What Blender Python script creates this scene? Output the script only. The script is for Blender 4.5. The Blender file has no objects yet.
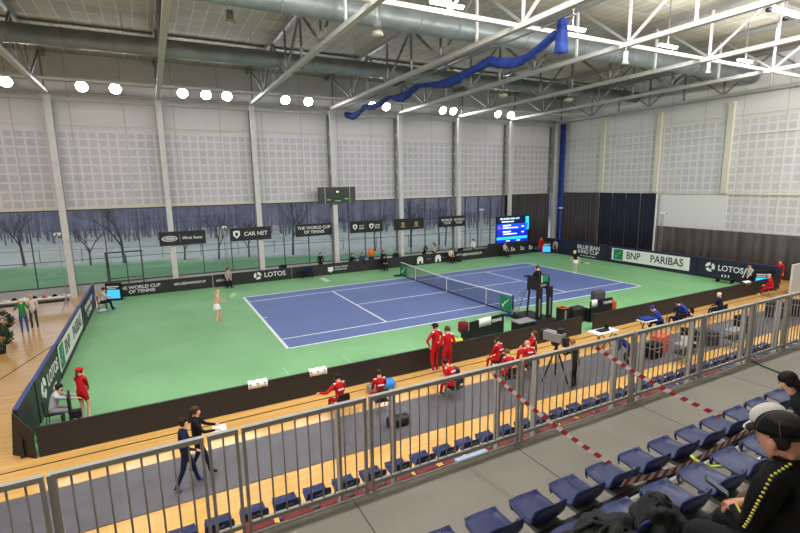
import bpy, bmesh, math, random
from mathutils import Vector, Matrix, Euler
random.seed(7)
C = bpy.context.scene.collection
S = bpy.context.scene
PI = math.pi
# ---------------------------------------------------------------- camera, world, exposure
CAMPOS = Vector((-16.573, -25.182, 7.042)); YAW, PITCH, ROLL = 0.48158, -0.17480, -0.01731
cd = bpy.data.cameras.new('camera'); cam = bpy.data.objects.new('camera', cd); C.objects.link(cam)
cd.sensor_fit = 'HORIZONTAL'; cd.sensor_width = 36; cd.lens = 469.8 / 800 * 36; cd.clip_start = .05; cd.clip_end = 500
_f = Vector((math.sin(YAW) * math.cos(PITCH), math.cos(YAW) * math.cos(PITCH), math.sin(PITCH)))
_r = Vector((math.cos(YAW), -math.sin(YAW), 0)); _u = _r.cross(_f)
_R = _r * math.cos(ROLL) + _u * math.sin(ROLL); _U = _u * math.cos(ROLL) - _r * math.sin(ROLL)
cam.matrix_world = Matrix(((_R.x, _U.x, -_f.x, CAMPOS.x), (_R.y, _U.y, -_f.y, CAMPOS.y), (_R.z, _U.z, -_f.z, CAMPOS.z), (0, 0, 0, 1)))
S.camera = cam
W = bpy.data.worlds.new('dusk_sky'); S.world = W; W.use_nodes = True
W.node_tree.nodes['Background'].inputs[0].default_value = (.52, .54, .60, 1)
W.node_tree.nodes['Background'].inputs[1].default_value = 2.0
S.view_settings.view_transform = 'Standard'; S.view_settings.look = 'None'; S.view_settings.gamma = 1
S.view_settings.use_curve_mapping = False; S.view_settings.exposure = 0.1
NEAR_FILL_W = 1550.0      # watts of each unseen floodlight added on the near side as main light
FARLAMP_W = 130.0    # watts of each floodlight over the window wall
STAND_FILL_W = 720.0        # watts of each unseen fill lamp added to brighten the stand
STRIP_W = 270.0      # watts of each roof strip lamp

# ---------------------------------------------------------------- materials
def lin(c):
    return tuple((x / 255 / 12.92 if x / 255 <= .04045 else ((x / 255 + .055) / 1.055) ** 2.4) for x in c) + (1,)
MATS = {}
def mat(name, c, rough=.6, metal=0, emit=0, spec=.5, noise=0, scale=6, stretch=None, bump=0, alpha=None):
    if name in MATS: return MATS[name]
    m = bpy.data.materials.new(name); m.use_nodes = True; nt = m.node_tree; b = nt.nodes['Principled BSDF']
    b.inputs['Base Color'].default_value = lin(c); b.inputs['Roughness'].default_value = rough
    b.inputs['Metallic'].default_value = metal; b.inputs['Specular IOR Level'].default_value = spec
    if emit:
        b.inputs['Emission Color'].default_value = lin(c); b.inputs['Emission Strength'].default_value = emit
    if noise or bump:
        tc = nt.nodes.new('ShaderNodeTexCoord'); mp = nt.nodes.new('ShaderNodeMapping'); nz = nt.nodes.new('ShaderNodeTexNoise')
        nt.links.new(tc.outputs['Object'], mp.inputs[0]); nt.links.new(mp.outputs[0], nz.inputs['Vector'])
        if stretch: mp.inputs['Scale'].default_value = stretch
        nz.inputs['Scale'].default_value = scale; nz.inputs['Detail'].default_value = 5
        if noise:
            cr = nt.nodes.new('ShaderNodeValToRGB')
            lo = [max(0, v - noise) for v in c]; hi = [min(255, v + noise) for v in c]
            cr.color_ramp.elements[0].position = .3; cr.color_ramp.elements[1].position = .7
            cr.color_ramp.elements[0].color = lin(lo); cr.color_ramp.elements[1].color = lin(hi)
            nt.links.new(nz.outputs['Fac'], cr.inputs[0]); nt.links.new(cr.outputs[0], b.inputs['Base Color'])
        if bump:
            bp = nt.nodes.new('ShaderNodeBump'); bp.inputs['Strength'].default_value = bump; bp.inputs['Distance'].default_value = .02
            nt.links.new(nz.outputs['Fac'], bp.inputs['Height']); nt.links.new(bp.outputs[0], b.inputs['Normal'])
    MATS[name] = m
    return m
def nmath(nt, op, a, b=None):
    n = nt.nodes.new('ShaderNodeMath'); n.operation = op
    for i, v in enumerate((a, b)):
        if v is None: continue
        if hasattr(v, 'links'): nt.links.new(v, n.inputs[i])
        else: n.inputs[i].default_value = v
    return n.outputs[0]
def mixcol(nt, fac, a, b):
    n = nt.nodes.new('ShaderNodeMix'); n.data_type = 'RGBA'
    if hasattr(fac, 'links'): nt.links.new(fac, n.inputs[0])
    else: n.inputs[0].default_value = fac
    for s, v in ((6, a), (7, b)):
        if hasattr(v, 'links'): nt.links.new(v, n.inputs[s])
        else: n.inputs[s].default_value = lin(v)
    return n.outputs[2]
def grid_mat(name, base, cell, line, ax, pitch, gap, zlo=None, zhi=None, seam=None, rough=.7, axb=2):
    """panel colour with rows of square perforated fields between zlo and zhi and panel seams"""
    m = bpy.data.materials.new(name); m.use_nodes = True; nt = m.node_tree; b = nt.nodes['Principled BSDF']; b.inputs['Roughness'].default_value = rough
    tc = nt.nodes.new('ShaderNodeTexCoord'); sp = nt.nodes.new('ShaderNodeSeparateXYZ'); nt.links.new(tc.outputs['Object'], sp.inputs[0])
    A, Z = sp.outputs[ax], sp.outputs[axb]
    fa = nmath(nt, 'FRACT', nmath(nt, 'DIVIDE', nmath(nt, 'ADD', A, 100.0), pitch)); fz = nmath(nt, 'FRACT', nmath(nt, 'DIVIDE', nmath(nt, 'ADD', Z, 100.1), pitch))
    inside = nmath(nt, 'MULTIPLY', nmath(nt, 'GREATER_THAN', fa, gap), nmath(nt, 'GREATER_THAN', fz, gap))
    if zlo is not None: inside = nmath(nt, 'MULTIPLY', inside, nmath(nt, 'MULTIPLY', nmath(nt, 'GREATER_THAN', Z, zlo), nmath(nt, 'LESS_THAN', Z, zhi)))
    wn = nt.nodes.new('ShaderNodeTexWhiteNoise'); cv = nt.nodes.new('ShaderNodeCombineXYZ')
    nt.links.new(nmath(nt, 'FLOOR', nmath(nt, 'DIVIDE', nmath(nt, 'ADD', A, 100.0), pitch)), cv.inputs[0]); nt.links.new(nmath(nt, 'FLOOR', nmath(nt, 'DIVIDE', nmath(nt, 'ADD', Z, 100.1), pitch)), cv.inputs[1])
    nt.links.new(cv.outputs[0], wn.inputs[0])
    dark = [max(0, v - 10) for v in cell]
    cc = mixcol(nt, wn.outputs['Value'], cell, dark)
    col = mixcol(nt, inside, base, cc)
    if seam:
        fs = nmath(nt, 'FRACT', nmath(nt, 'DIVIDE', nmath(nt, 'ADD', A, 100.0), seam)); ln = nmath(nt, 'LESS_THAN', fs, .02)
        col = mixcol(nt, ln, col, line)
    nt.links.new(col, b.inputs['Base Color']); return m
def brick_mat(name, c1, c2, line, w, h, mortar, rough=.3, ax=None, coat=0, spec=.5):
    m = bpy.data.materials.new(name); m.use_nodes = True; nt = m.node_tree; b = nt.nodes['Principled BSDF']; b.inputs['Roughness'].default_value = rough
    b.inputs['Specular IOR Level'].default_value = spec
    tc = nt.nodes.new('ShaderNodeTexCoord'); br = nt.nodes.new('ShaderNodeTexBrick'); br.offset = ax or 0.0; nt.links.new(tc.outputs['Object'], br.inputs['Vector'])
    br.inputs['Scale'].default_value = 1; br.inputs['Brick Width'].default_value = w; br.inputs['Row Height'].default_value = h
    br.inputs['Mortar Size'].default_value = mortar; br.inputs['Mortar Smooth'].default_value = .1
    br.inputs['Color1'].default_value = lin(c1); br.inputs['Color2'].default_value = lin(c2); br.inputs['Mortar'].default_value = lin(line)
    nt.links.new(br.outputs['Color'], b.inputs['Base Color'])
    if coat: b.inputs['Coat Weight'].default_value = coat; b.inputs['Coat Roughness'].default_value = .32
    return m
M_wall = grid_mat('acoustic_wall_panels', (206, 203, 204), (190, 187, 192), (176, 172, 170), 0, .56, .24, 5.9, 10.7, 3.05)
M_wallR = grid_mat('acoustic_side_wall_panels', (210, 210, 206), (196, 197, 198), (182, 182, 170), 1, .58, .26, 2.9, 11.2, 2.7)
M_plain = mat('pale_plaster', (196, 196, 192), .8)
M_deck = brick_mat('ceiling_tiles', (168, 162, 146), (150, 145, 130), (206, 203, 192), .66, 1.3, .016, .8)
M_wood = brick_mat('maple_floorboards', (226, 180, 106), (212, 163, 90), (190, 141, 76), 1.9, .085, .004, .22, ax=.5, coat=.35)
M_courtg = mat('green_court', (122, 178, 122), .55, noise=8, scale=.35)
M_courtb = mat('blue_court', (92, 113, 168), .55, noise=4, scale=.5)
M_line = mat('white_line_paint', (232, 238, 240), .6)
M_mat = mat('grey_floor_matting', (92, 90, 95), .4, noise=6, scale=2)
M_conc = mat('concrete', (138, 132, 121), .8, noise=9, scale=.8, bump=.1)
M_concl = mat('pale_concrete_kerb', (190, 186, 176), .8)
M_col = mat('column_paint', (206, 205, 204), .6, noise=6, scale=2)
M_cream = mat('cream_pilaster', (206, 203, 182), .7)
M_steel = mat('truss_paint', (188, 188, 184), .5)
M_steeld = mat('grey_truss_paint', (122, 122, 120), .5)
M_rail = mat('galvanised_rail', (176, 173, 168), .45)
M_duct = mat('galvanised_duct', (122, 131, 131), .42, .3, noise=10, scale=1.2)
M_black = mat('matt_black', (22, 22, 24), .55)
M_board = mat('barrier_black', (34, 33, 36), .5)
M_navyb = mat('barrier_navy', (30, 32, 52), .5)
M_edge = mat('barrier_blue_edge', (48, 58, 118), .5)
M_white = mat('white_print', (232, 232, 228), .6)
M_grey = mat('mid_grey_plastic', (130, 130, 130), .5)
M_silver = mat('brushed_metal', (190, 190, 190), .3, .8)
M_green = mat('bank_green', (20, 130, 84), .5)
M_blueseat = mat('blue_plastic', (22, 37, 90), .4)
M_redseat = mat('dark_red_plastic', (116, 24, 28), .5)
M_curtain = mat('black_curtain', (66, 64, 66), .9, noise=12, scale=1.5, stretch=(6, 6, .15))
M_curtn = mat('navy_curtain', (22, 30, 48), .9, noise=6, scale=1.5, stretch=(6, 6, .2))
M_bluecl = mat('royal_blue_net_curtain', (24, 52, 132), .8, noise=14, scale=3)
M_cyan = mat('cyan_screen', (60, 175, 240), .4, emit=.9)
M_lamp = mat('floodlight_glow', (250, 248, 255), .4, emit=60)
M_strip = mat('strip_lamp_glow', (255, 253, 250), .4, emit=8)
M_orange = mat('orange_fabric', (226, 120, 40), .8)
M_yel = mat('optic_yellow', (205, 225, 60), .7)
M_red = mat('red_tracksuit', (186, 24, 32), .75)
M_wtrim = mat('white_trim', (225, 222, 222), .7)
M_tape_w = mat('tape_white', (225, 220, 218), .5); M_tape_r = mat('tape_red', (176, 40, 40), .5)
M_lblue = mat('light_blue_bag', (30, 130, 215), .5)
def glass_mat():
    m = bpy.data.materials.new('window_glass'); m.use_nodes = True; nt = m.node_tree; nt.nodes.remove(nt.nodes['Principled BSDF'])
    t = nt.nodes.new('ShaderNodeBsdfTransparent'); g = nt.nodes.new('ShaderNodeBsdfGlossy'); f = nt.nodes.new('ShaderNodeFresnel'); mx = nt.nodes.new('ShaderNodeMixShader')
    t.inputs[0].default_value = (.92, .93, .93, 1); g.inputs['Roughness'].default_value = .02; f.inputs[0].default_value = 1.5
    nt.links.new(f.outputs[0], mx.inputs[0]); nt.links.new(t.outputs[0], mx.inputs[1]); nt.links.new(g.outputs[0], mx.inputs[2])
    nt.links.new(mx.outputs[0], nt.nodes['Material Output'].inputs[0]); return m
M_glass = glass_mat()
def net_mat(name, colr, pitch, thick):
    m = bpy.data.materials.new(name); m.use_nodes = True; nt = m.node_tree; b = nt.nodes['Principled BSDF']; b.inputs['Base Color'].default_value = lin(colr); b.inputs['Roughness'].default_value = .8
    tc = nt.nodes.new('ShaderNodeTexCoord'); sp = nt.nodes.new('ShaderNodeSeparateXYZ'); nt.links.new(tc.outputs['Object'], sp.inputs[0])
    fa = nmath(nt, 'FRACT', nmath(nt, 'DIVIDE', nmath(nt, 'ADD', sp.outputs[1], 50.0), pitch)); fz = nmath(nt, 'FRACT', nmath(nt, 'DIVIDE', nmath(nt, 'ADD', sp.outputs[2], 50.0), pitch))
    al = nmath(nt, 'MAXIMUM', nmath(nt, 'LESS_THAN', fa, thick), nmath(nt, 'LESS_THAN', fz, thick)); nt.links.new(al, b.inputs['Alpha']); return m
M_net = net_mat('tennis_net_mesh', (26, 28, 40), .045, .22)

# ---------------------------------------------------------------- builders
class MB:
    def __init__(s): s.bm = bmesh.new()
    def box(s, c, size, rot=None, bev=0):
        r = bmesh.ops.create_cube(s.bm, size=1); vs = r['verts']
        mt = Matrix.Translation(c) @ (rot.to_4x4() if rot is not None else Matrix()) @ Matrix.Diagonal((size[0], size[1], size[2], 1))
        bmesh.ops.transform(s.bm, matrix=mt, verts=vs)
        if bev:
            es = list({e for v in vs for e in v.link_edges})
            bmesh.ops.bevel(s.bm, geom=es, offset=bev, segments=2, profile=.5, affect='EDGES')
        return s
    def bar(s, a, b, w, h=None, up=Vector((0, 0, 1))):
        a, b = Vector(a), Vector(b); d = (b - a); L = d.length; d.normalize()
        if abs(d.dot(up)) > .99: up = Vector((0, 1, 0))
        x = d.cross(up).normalized(); z = x.cross(d)
        R = Matrix((x, d, z)).transposed(); return s.box((a + b) / 2, (w, L, h or w), R)
    def cyl(s, a, b, r, r2=None, seg=12, caps=True):
        a, b = Vector(a), Vector(b); d = b - a
        q = Vector((0, 0, 1)).rotation_difference(d.normalized()).to_matrix().to_4x4()
        bmesh.ops.create_cone(s.bm, cap_ends=caps, segments=seg, radius1=r, radius2=r if r2 is None else r2, depth=d.length, matrix=Matrix.Translation((a + b) / 2) @ q)
        return s
    def tube(s, pts, r, seg=8):
        pts = [Vector(p) for p in pts]
        for a, b in zip(pts, pts[1:]): s.cyl(a, b, r, seg=seg)
        for p in pts[1:-1]: s.ell(p, (r, r, r), 8, 6)
        return s
    def ell(s, c, r, u=14, v=10, rot=None):
        rr = bmesh.ops.create_uvsphere(s.bm, u_segments=u, v_segments=v, radius=1)
        bmesh.ops.transform(s.bm, matrix=Matrix.Translation(c) @ (rot.to_4x4() if rot is not None else Matrix()) @ Matrix.Diagonal((r[0], r[1], r[2], 1)), verts=rr['verts']); return s
    def quad(s, *p):
        s.bm.faces.new([s.bm.verts.new(Vector(q)) for q in p]); return s
    def prism(s, poly, z0, z1):
        lo = [s.bm.verts.new((x, y, z0)) for x, y in poly]; hi = [s.bm.verts.new((x, y, z1)) for x, y in poly]; n = len(poly)
        s.bm.faces.new(lo[::-1]); s.bm.faces.new(hi)
        for i in range(n): s.bm.faces.new((lo[i], lo[(i + 1) % n], hi[(i + 1) % n], hi[i]))
        return s
    def loft(s, rings, closed=True, caps=True):
        R = [[s.bm.verts.new(Vector(p)) for p in r] for r in rings]; n = len(R[0])
        for a, b in zip(R, R[1:]):
            for i in range(n if closed else n - 1): s.bm.faces.new((a[i], a[(i + 1) % n], b[(i + 1) % n], b[i]))
        if closed and caps: s.bm.faces.new(R[0][::-1]); s.bm.faces.new(R[-1])
        return s
    def thick(s, t):
        bmesh.ops.recalc_face_normals(s.bm, faces=s.bm.faces[:]); bmesh.ops.solidify(s.bm, geom=s.bm.faces[:], thickness=t); return s
    def build(s, name, m, parent=None, smooth=False, loc=None):
        bmesh.ops.recalc_face_normals(s.bm, faces=s.bm.faces[:])
        me = bpy.data.meshes.new(name); s.bm.to_mesh(me); s.bm.free()
        for mm in (m if isinstance(m, (list, tuple)) else [m]): me.materials.append(mm)
        if smooth:
            for p in me.polygons: p.use_smooth = True
        o = bpy.data.objects.new(name, me); C.objects.link(o)
        if parent is not None: o.parent = parent
        if loc is not None: o.location = loc
        return o
def tag(o, label=None, cat=None, group=None, kind=None):
    if label: o['label'] = label
    if cat: o['category'] = cat
    if group: o['group'] = group
    if kind: o['kind'] = kind
    return o
def thing(name, label, cat, loc=(0, 0, 0), rz=0, group=None):
    o = bpy.data.objects.new(name, None); C.objects.link(o); o.location = loc; o.rotation_euler = (0, 0, rz); o.empty_display_size = .1
    return tag(o, label, cat, group)
def struct(o, label=None): return tag(o, label, None, None, 'structure')
def box(name, m, parent, c, size, rot=None, bev=0): return MB().box(c, size, rot, bev).build(name, m, parent)
def dup(root, label, loc, rz=None):
    def cp(o, par):
        c = o.copy(); C.objects.link(c)
        if par is not None: c.parent = par
        for k in o.children: cp(k, c)
        return c
    r = cp(root, None); r.location = loc; r['label'] = label
    if rz is not None: r.rotation_euler = (0, 0, rz)
    return r
ORD = 'first second third fourth fifth sixth seventh eighth ninth tenth eleventh twelfth thirteenth fourteenth fifteenth sixteenth seventeenth eighteenth nineteenth twentieth'.split()
def nth(i):
    if i < 20: return ORD[i]
    return {20: 'twenty-first', 21: 'twenty-second', 22: 'twenty-third', 23: 'twenty-fourth', 24: 'twenty-fifth', 25: 'twenty-sixth', 26: 'twenty-seventh', 27: 'twenty-eighth', 28: 'twenty-ninth', 29: 'thirtieth', 30: 'thirty-first', 31: 'thirty-second', 32: 'thirty-third', 33: 'thirty-fourth'}[i]
def lettering(text, size, m, parent, loc, facing, name='lettering', off=.012, align='CENTER', shear=0, sx=1.0):
    """flat lettering as a mesh; facing = direction the text looks ('-y','+y','-x','+x')"""
    cu = bpy.data.curves.new(name, 'FONT'); cu.body = text; cu.size = size; cu.align_x = align; cu.align_y = 'CENTER'; cu.offset = off * size; cu.extrude = .004; cu.shear = shear; cu.resolution_u = 3
    o = bpy.data.objects.new(name, cu); me = bpy.data.meshes.new_from_object(o); bpy.data.objects.remove(o); bpy.data.curves.remove(cu)
    me.materials.clear(); me.materials.append(m)
    rz = {'-y': 0, '+y': PI, '-x': -PI / 2, '+x': PI / 2}[facing]
    me.transform(Matrix.Rotation(rz, 4, 'Z') @ Matrix.Rotation(PI / 2, 4, 'X') @ Matrix.Diagonal((sx, 1, 1, 1)))
    t = bpy.data.objects.new(name, me); C.objects.link(t); t.parent = parent; t.location = loc; return t

# ================================================================ STRUCTURE
XL, XR, YF, YB, ZC = -34.0, 22.0, 12.8, -34.0, 15.55
struct(box('floor', M_wood, None, (-6, -10.6, -.06), (56, 46.8, .12)), 'glossy maple sports hall floor')
# green surface
o = MB().prism([(-20.2, -9.95), (-19.85, -10.42), (18.25, -10.42), (18.25, 9.85), (-19.5, 9.85), (-20.15, 7.0)], .004, .016).build('floor', M_courtg); struct(o, 'green tennis playing surface laid over the boards')
struct(box('floor', M_courtb, None, (0, 0, .018), (23.9, 11.1, .006)), 'blue tennis court area')
lines = MB(); zl = .0235
def ln(x0, y0, x1, y1): lines.box(((x0 + x1) / 2, (y0 + y1) / 2, zl), (abs(x1 - x0), abs(y1 - y0), .004))
w = .05
for sy in (-1, 1):
    ln(-11.885, sy * 5.485 - w, 11.885, sy * 5.485 + w); ln(-11.885, sy * 4.115 - w * .8, 11.885, sy * 4.115 + w * .8)
for sx in (-1, 1):
    ln(sx * 11.885 - .07, -5.535, sx * 11.885 + .07, 5.535); ln(sx * 6.4 - .05, -4.115, sx * 6.4 + .05, 4.115)
    ln(sx * 11.7 - .12, -.04, sx * 11.7 + .12, .04)
ln(-6.4, -.04, 6.4, .04)
struct(lines.build('trim_1', M_line), 'white painted court lines')
ml = MB()
for x, y in ((-12.6, -8.0), (-10.1, -8.0), (-7.1, -8.0)): ml.box((x, y, .018), (.05, 1.0, .004))
struct(ml.build('trim_2', mat('faded_line', (150, 200, 160), .6)), 'faint pale marks on the green surface')
struct(MB().box((-5.55, 8.2, .018), (.4, 1.6, .004)).build('trim_3', mat('pale_mark', (205, 222, 200), .6)), 'pale strip on green surface near far barrier')
# black floor line on the wood
struct(MB().bar((-24, -10.95, .002), (17, -10.9, .002), .05, .005).bar((-22.3, -3.4, .002), (-20.9, 1.5, .002), .05, .005).build('trim_4', M_black), 'thin black line on the floorboards')
# grey mat
o = MB().prism([(-24, -12.3), (-12.2, -12.42), (0, -12.55), (18, -12.75), (18, -14.85), (-2.3, -14.62), (-12, -14.45), (-24, -14.33)], .002, .02).build('grey_matting', M_mat)
tag(o, 'long grey floor matting laid on the boards below the railing', 'matting')
# walls
struct(MB().box((-6, YF + .15, 10.7), (56.6, .3, 9.9)).build('wall_far', M_wall), 'far wall of pale panels with square perforated fields above the windows')
struct(MB().box((-6, YF + .15, .28), (56.6, .3, .56)).build('baseboard_far', mat('sill_grey', (168, 172, 176), .6)), 'low sill wall under the windows')
struct(MB().box((XR + .15, -10.6, 9.3), (.3, 46.8, 12.7)).build('wall_right', M_wallR), 'right end wall of pale panels with square perforated fields')
struct(MB().box((XR + .15, -10.6, 1.5), (.3, 46.8, 3.0)).build('wall_right', M_plain), 'lower strip of the right end wall')
struct(MB().box((XR - .03, -2.35, 4.4), (.06, 5.35, 2.7)).build('trim_5', mat('plain_white_panel', (218, 220, 218), .7)), 'plain white wall panel below the perforated fields')
struct(MB().box((XL - .15, -10.6, 7.75), (.3, 46.8, 15.7)).build('wall_left', M_plain), 'plain left end wall')
struct(MB().box((-6, YB - .15, 7.75), (56.6, .3, 15.7)).build('wall_near', M_plain), 'near wall behind the spectators')
struct(MB().box((-6, -10.6, ZC + .1), (56.6, 47.4, .2)).build('ceiling', M_deck), 'beige tiled roof deck with white grid lines')
struct(MB().box((-6, YF - .06, 5.78), (56, .12, .16)).box((-6, YF - .05, 11.15), (56, .08, .05)).build('trim_6', M_cream), 'cream rail over the windows')
struct(MB().box((-6, YF - .1, 12.75), (56, .2, .22)).box((-6, YF - .3, 13.1), (56, .12, .08)).build('trim_7', M_steel), 'grey steel rail above the wall panels')
struct(MB().box((XR - .05, -10.6, 5.85), (.1, 34, .12)).box((XR - .04, -10.6, 11.5), (.06, 46, .04)).box((XR - .04, -10.6, 10.1), (.05, 46, .025)).build('trim_8', M_cream), 'cream rail on the right wall')
# windows between the columns
COLX = [-27.8, -21.65, -15.5, -9.35, -3.2, 2.95, 9.1, 15.25, 21.4]
M_mull = mat('window_mullion', (70, 72, 76), .5, .3)
wi = 1
for i, x0 in enumerate(COLX[:-1]):
    if i == 7: continue
    x1 = COLX[i + 1]
    fr = MB(); n = 3 if i < 4 else 4
    for k in range(1, n): fr.box((x0 + (x1 - x0) * k / n, YF + .05, 3.1), (.06, .1, 5.2))
    fr.box(((x0 + x1) / 2, YF + .05, .6), (x1 - x0, .12, .08)); fr.box(((x0 + x1) / 2, YF + .05, 5.66), (x1 - x0, .12, .1)); fr.box(((x0 + x1) / 2, YF + .05, 2.3), (x1 - x0, .04, .035))
    f = fr.build('window_%d' % wi, M_mull); struct(f, 'tall glazed bay of the window wall, %s from the left end' % nth(i))
    g = MB().box(((x0 + x1) / 2, YF + .1, 3.15), (x1 - x0, .012, 5.15)).build('glass_pane', M_glass, f)
    wi += 1
struct(MB().box((18.4, YF + .12, 3.1), (6.3, .2, 5.3)).build('wall_far', mat('dark_recess', (70, 70, 72), .8)), 'solid bay behind the black curtain')
struct(MB().box((-31, YF + .12, 3.1), (6.3, .2, 5.3)).build('wall_far', M_plain), 'solid end bay outside the view')
# near grandstand slab and tiers
struct(MB().box((-6, -21.895, 3.65), (56, 1.73, .3)).build('floor', M_conc), 'concrete spectator walkway behind the railing')
struct(MB().box((-6, -21.015, 3.655), (56, .03, .302)).build('trim_9', M_concl), 'pale concrete edge of the walkway')
jn = MB()
for x in (-19.4, -17.1, -15.0, -12.86, -10.57, -8.3, -6.0): jn.box((x, -21.9, 3.8005), (.012, 1.7, .002))
struct(jn.build('trim_10', mat('joint_dark_grey', (72, 70, 66), .9)), 'expansion joints across the walkway')  # dark grey strips drawn as the expansion joints
for k in range(10):
    z = 4.2 + .4 * k; y0 = -22.76 - .8 * k
    struct(MB().box((-6, y0 - .4 if k < 9 else y0 - .4, z / 2 + 1.55), (56, .8, z - 3.1)).build('floor', M_conc), 'concrete tier of the spectator stand, step %s' % nth(k))
    if k < 3: struct(MB().box((-6, y0 + .004, z - .02), (56, .03, .045)).build('trim_%d' % (11 + k), M_concl), 'pale nosing of the stand tier, step %s' % nth(k))
# lower tiers in front of the walkway
struct(MB().box((-6, -20.35, 1.0), (56, 1.2, 2.0)).build('floor', M_conc), 'upper step of the lower stand')
struct(MB().box((-6, -19.3, .75), (56, .9, 1.5)).build('floor', M_conc), 'lower step of the lower stand')
struct(MB().box((-6, -25.5, 1.75), (56, 9.1, 3.5)).build('wall_near', M_plain), 'base of the grandstand')

# ================================================================ COLUMNS with lacing
names = ['far left column outside the frame', 'leftmost pale column on the window wall, beside the table with hats', 'pale column behind the oval badge sign', 'pale column behind the hexagon emblem sign', 'pale column under the dark backboard box',
         'pale column behind the paired gold crest sign', 'pale column behind the paired white crest sign', 'pale column just left of the black corner curtain', 'corner column beside the tall blue curtain']
for i, x in enumerate(COLX):
    t = thing('column', 'tall ' + names[i], 'column', (x, 11.75, 0), group='columns of the window wall')
    box('shaft', M_col, t, (0, 0, 6.4), (.36 if i else .36, .22, 12.8))
    box('rear_shaft', M_steeld, t, (0, .92, 6.42), (.2, .12, 12.76))
    lc = MB(); z = 5.9; k = 0
    while z < 12.6:
        a, b = (.12, .86) if k % 2 == 0 else (.86, .12); lc.bar((0, a, z), (0, b, z + .75), .06, .06); z += .75; k += 1
    lc.build('lacing', M_steel, t)
for i, y in enumerate((6.35, .8, -4.75, -10.3, -15.85)):
    nm = ['left of the dark blue curtain panels', 'right of the dark blue curtain panels', 'above the plain white wall panel', 'fourth from the far corner', 'fifth from the far corner'][i]
    tag(box('pilaster', M_cream, None, (XR - .15, y, 9.2), (.24, .4, 6.6)), 'cream pilaster on the right wall, ' + nm, 'pilaster', 'cream pilasters on the right wall')

# ================================================================ ROOF
NODES = [11.3, 7.5, 4.55, 1.6, -1.35, -4.3, -7.25, -10.2, -13.15, -16.1, -19.05, -22.0, -24.95, -27.9, -30.85]
tn = ['outside the left edge', 'meeting the leftmost column', 'rising steeply beside the duct', 'crossing both ducts at upper left', 'crossing above the blue gathered curtain', 'right of the blue curtain end', 'with a pale dome lamp under it', 'second from the right wall', 'closest to the right wall']
for i, x in enumerate(COLX):
    t = thing('roof_truss', 'pale steel roof truss ' + tn[i], 'truss', (x, 0, 0), group='roof trusses spanning the hall')
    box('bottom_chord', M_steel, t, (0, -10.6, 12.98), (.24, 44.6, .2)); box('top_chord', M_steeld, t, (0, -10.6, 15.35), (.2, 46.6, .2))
    for k, y in enumerate(NODES[:12]):
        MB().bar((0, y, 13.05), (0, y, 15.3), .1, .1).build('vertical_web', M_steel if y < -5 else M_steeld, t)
        if k + 1 < len(NODES):
            y2 = NODES[k + 1]
            a, b = ((y, 15.3), (y2, 13.05)) if k % 2 == 0 else ((y, 13.05), (y2, 15.3))
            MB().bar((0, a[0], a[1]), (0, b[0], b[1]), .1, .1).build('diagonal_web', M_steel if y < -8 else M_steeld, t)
def long_beam(y, z, lab, m, sz, webs):
    t = thing('longitudinal_beam', lab, 'beam', (0, y, z)); box('chord', m, t, (-6, 0, 0), (56, sz, sz))
    if webs:
        for i in (3,):
            xm = (COLX[i] + COLX[i + 1]) / 2
            MB().bar((xm, 0, .08), (xm - 1.6, 0, 2.2), .07, .07).build('diagonal_web', m, t); MB().bar((xm, 0, .08), (xm + 1.6, 0, 2.2), .07, .07).build('diagonal_web', m, t); MB().bar((xm, 0, .08), (xm, 0, 2.2), .06, .06).build('vertical_web', m, t)
    return t
long_beam(-9.75, 13.1, 'bright white longitudinal beam running below the upper duct', mat('white_beam', (226, 226, 222), .5), .16, True)
long_beam(8.6, 13.2, 'pale longitudinal beam under the roof near the window wall', M_steel, .14, False)
long_beam(11.6, 13.82, 'grey lighting rail carrying the floodlights over the window wall', M_steel, .1, False)
long_beam(-16.4, 13.7, 'unseen grey rail above the railing carrying the added floodlights', M_steel, .1, False)  # out of view, added to hold the near fill floodlights
def duct(y, z, r, lab):
    t = thing('ventilation_duct', lab, 'duct', (0, y, z))
    MB().cyl((XL + .2, 0, 0), (XR - .4, 0, 0), r, seg=32).build('duct_tube', M_duct, t, True)
    x = XL + 2.5; ring = None
    while x < XR - 1:
        if ring is None: ring = MB().cyl((-.03, 0, 0), (.03, 0, 0), r + .014, seg=32).build('joint_ring', M_steeld, t, True); ring.location = (x, 0, 0)
        else: q = ring.copy(); C.objects.link(q); q.location = (x, 0, 0)
        x += 2.0
    hg = MB()
    for x in COLX: hg.cyl((x - 1.5, 0, r), (x - 1.5, 0, ZC - z), .012, seg=6)
    hg.build('hanger_rods', M_steeld, t)
duct(3.0, 14.05, .44, 'large round metal duct nearer the window wall'); duct(-6.0, 13.98, .46, 'large round metal duct above the white beam, farther from the windows')
pu = MB()
for i, y in enumerate((9.8, 6.0, -3.0, -12.0)): pu.box((-6, y, 15.5), (56, .1, .14))
struct(pu.build('trim_14', M_steeld), 'purlins below the roof deck')
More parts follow.
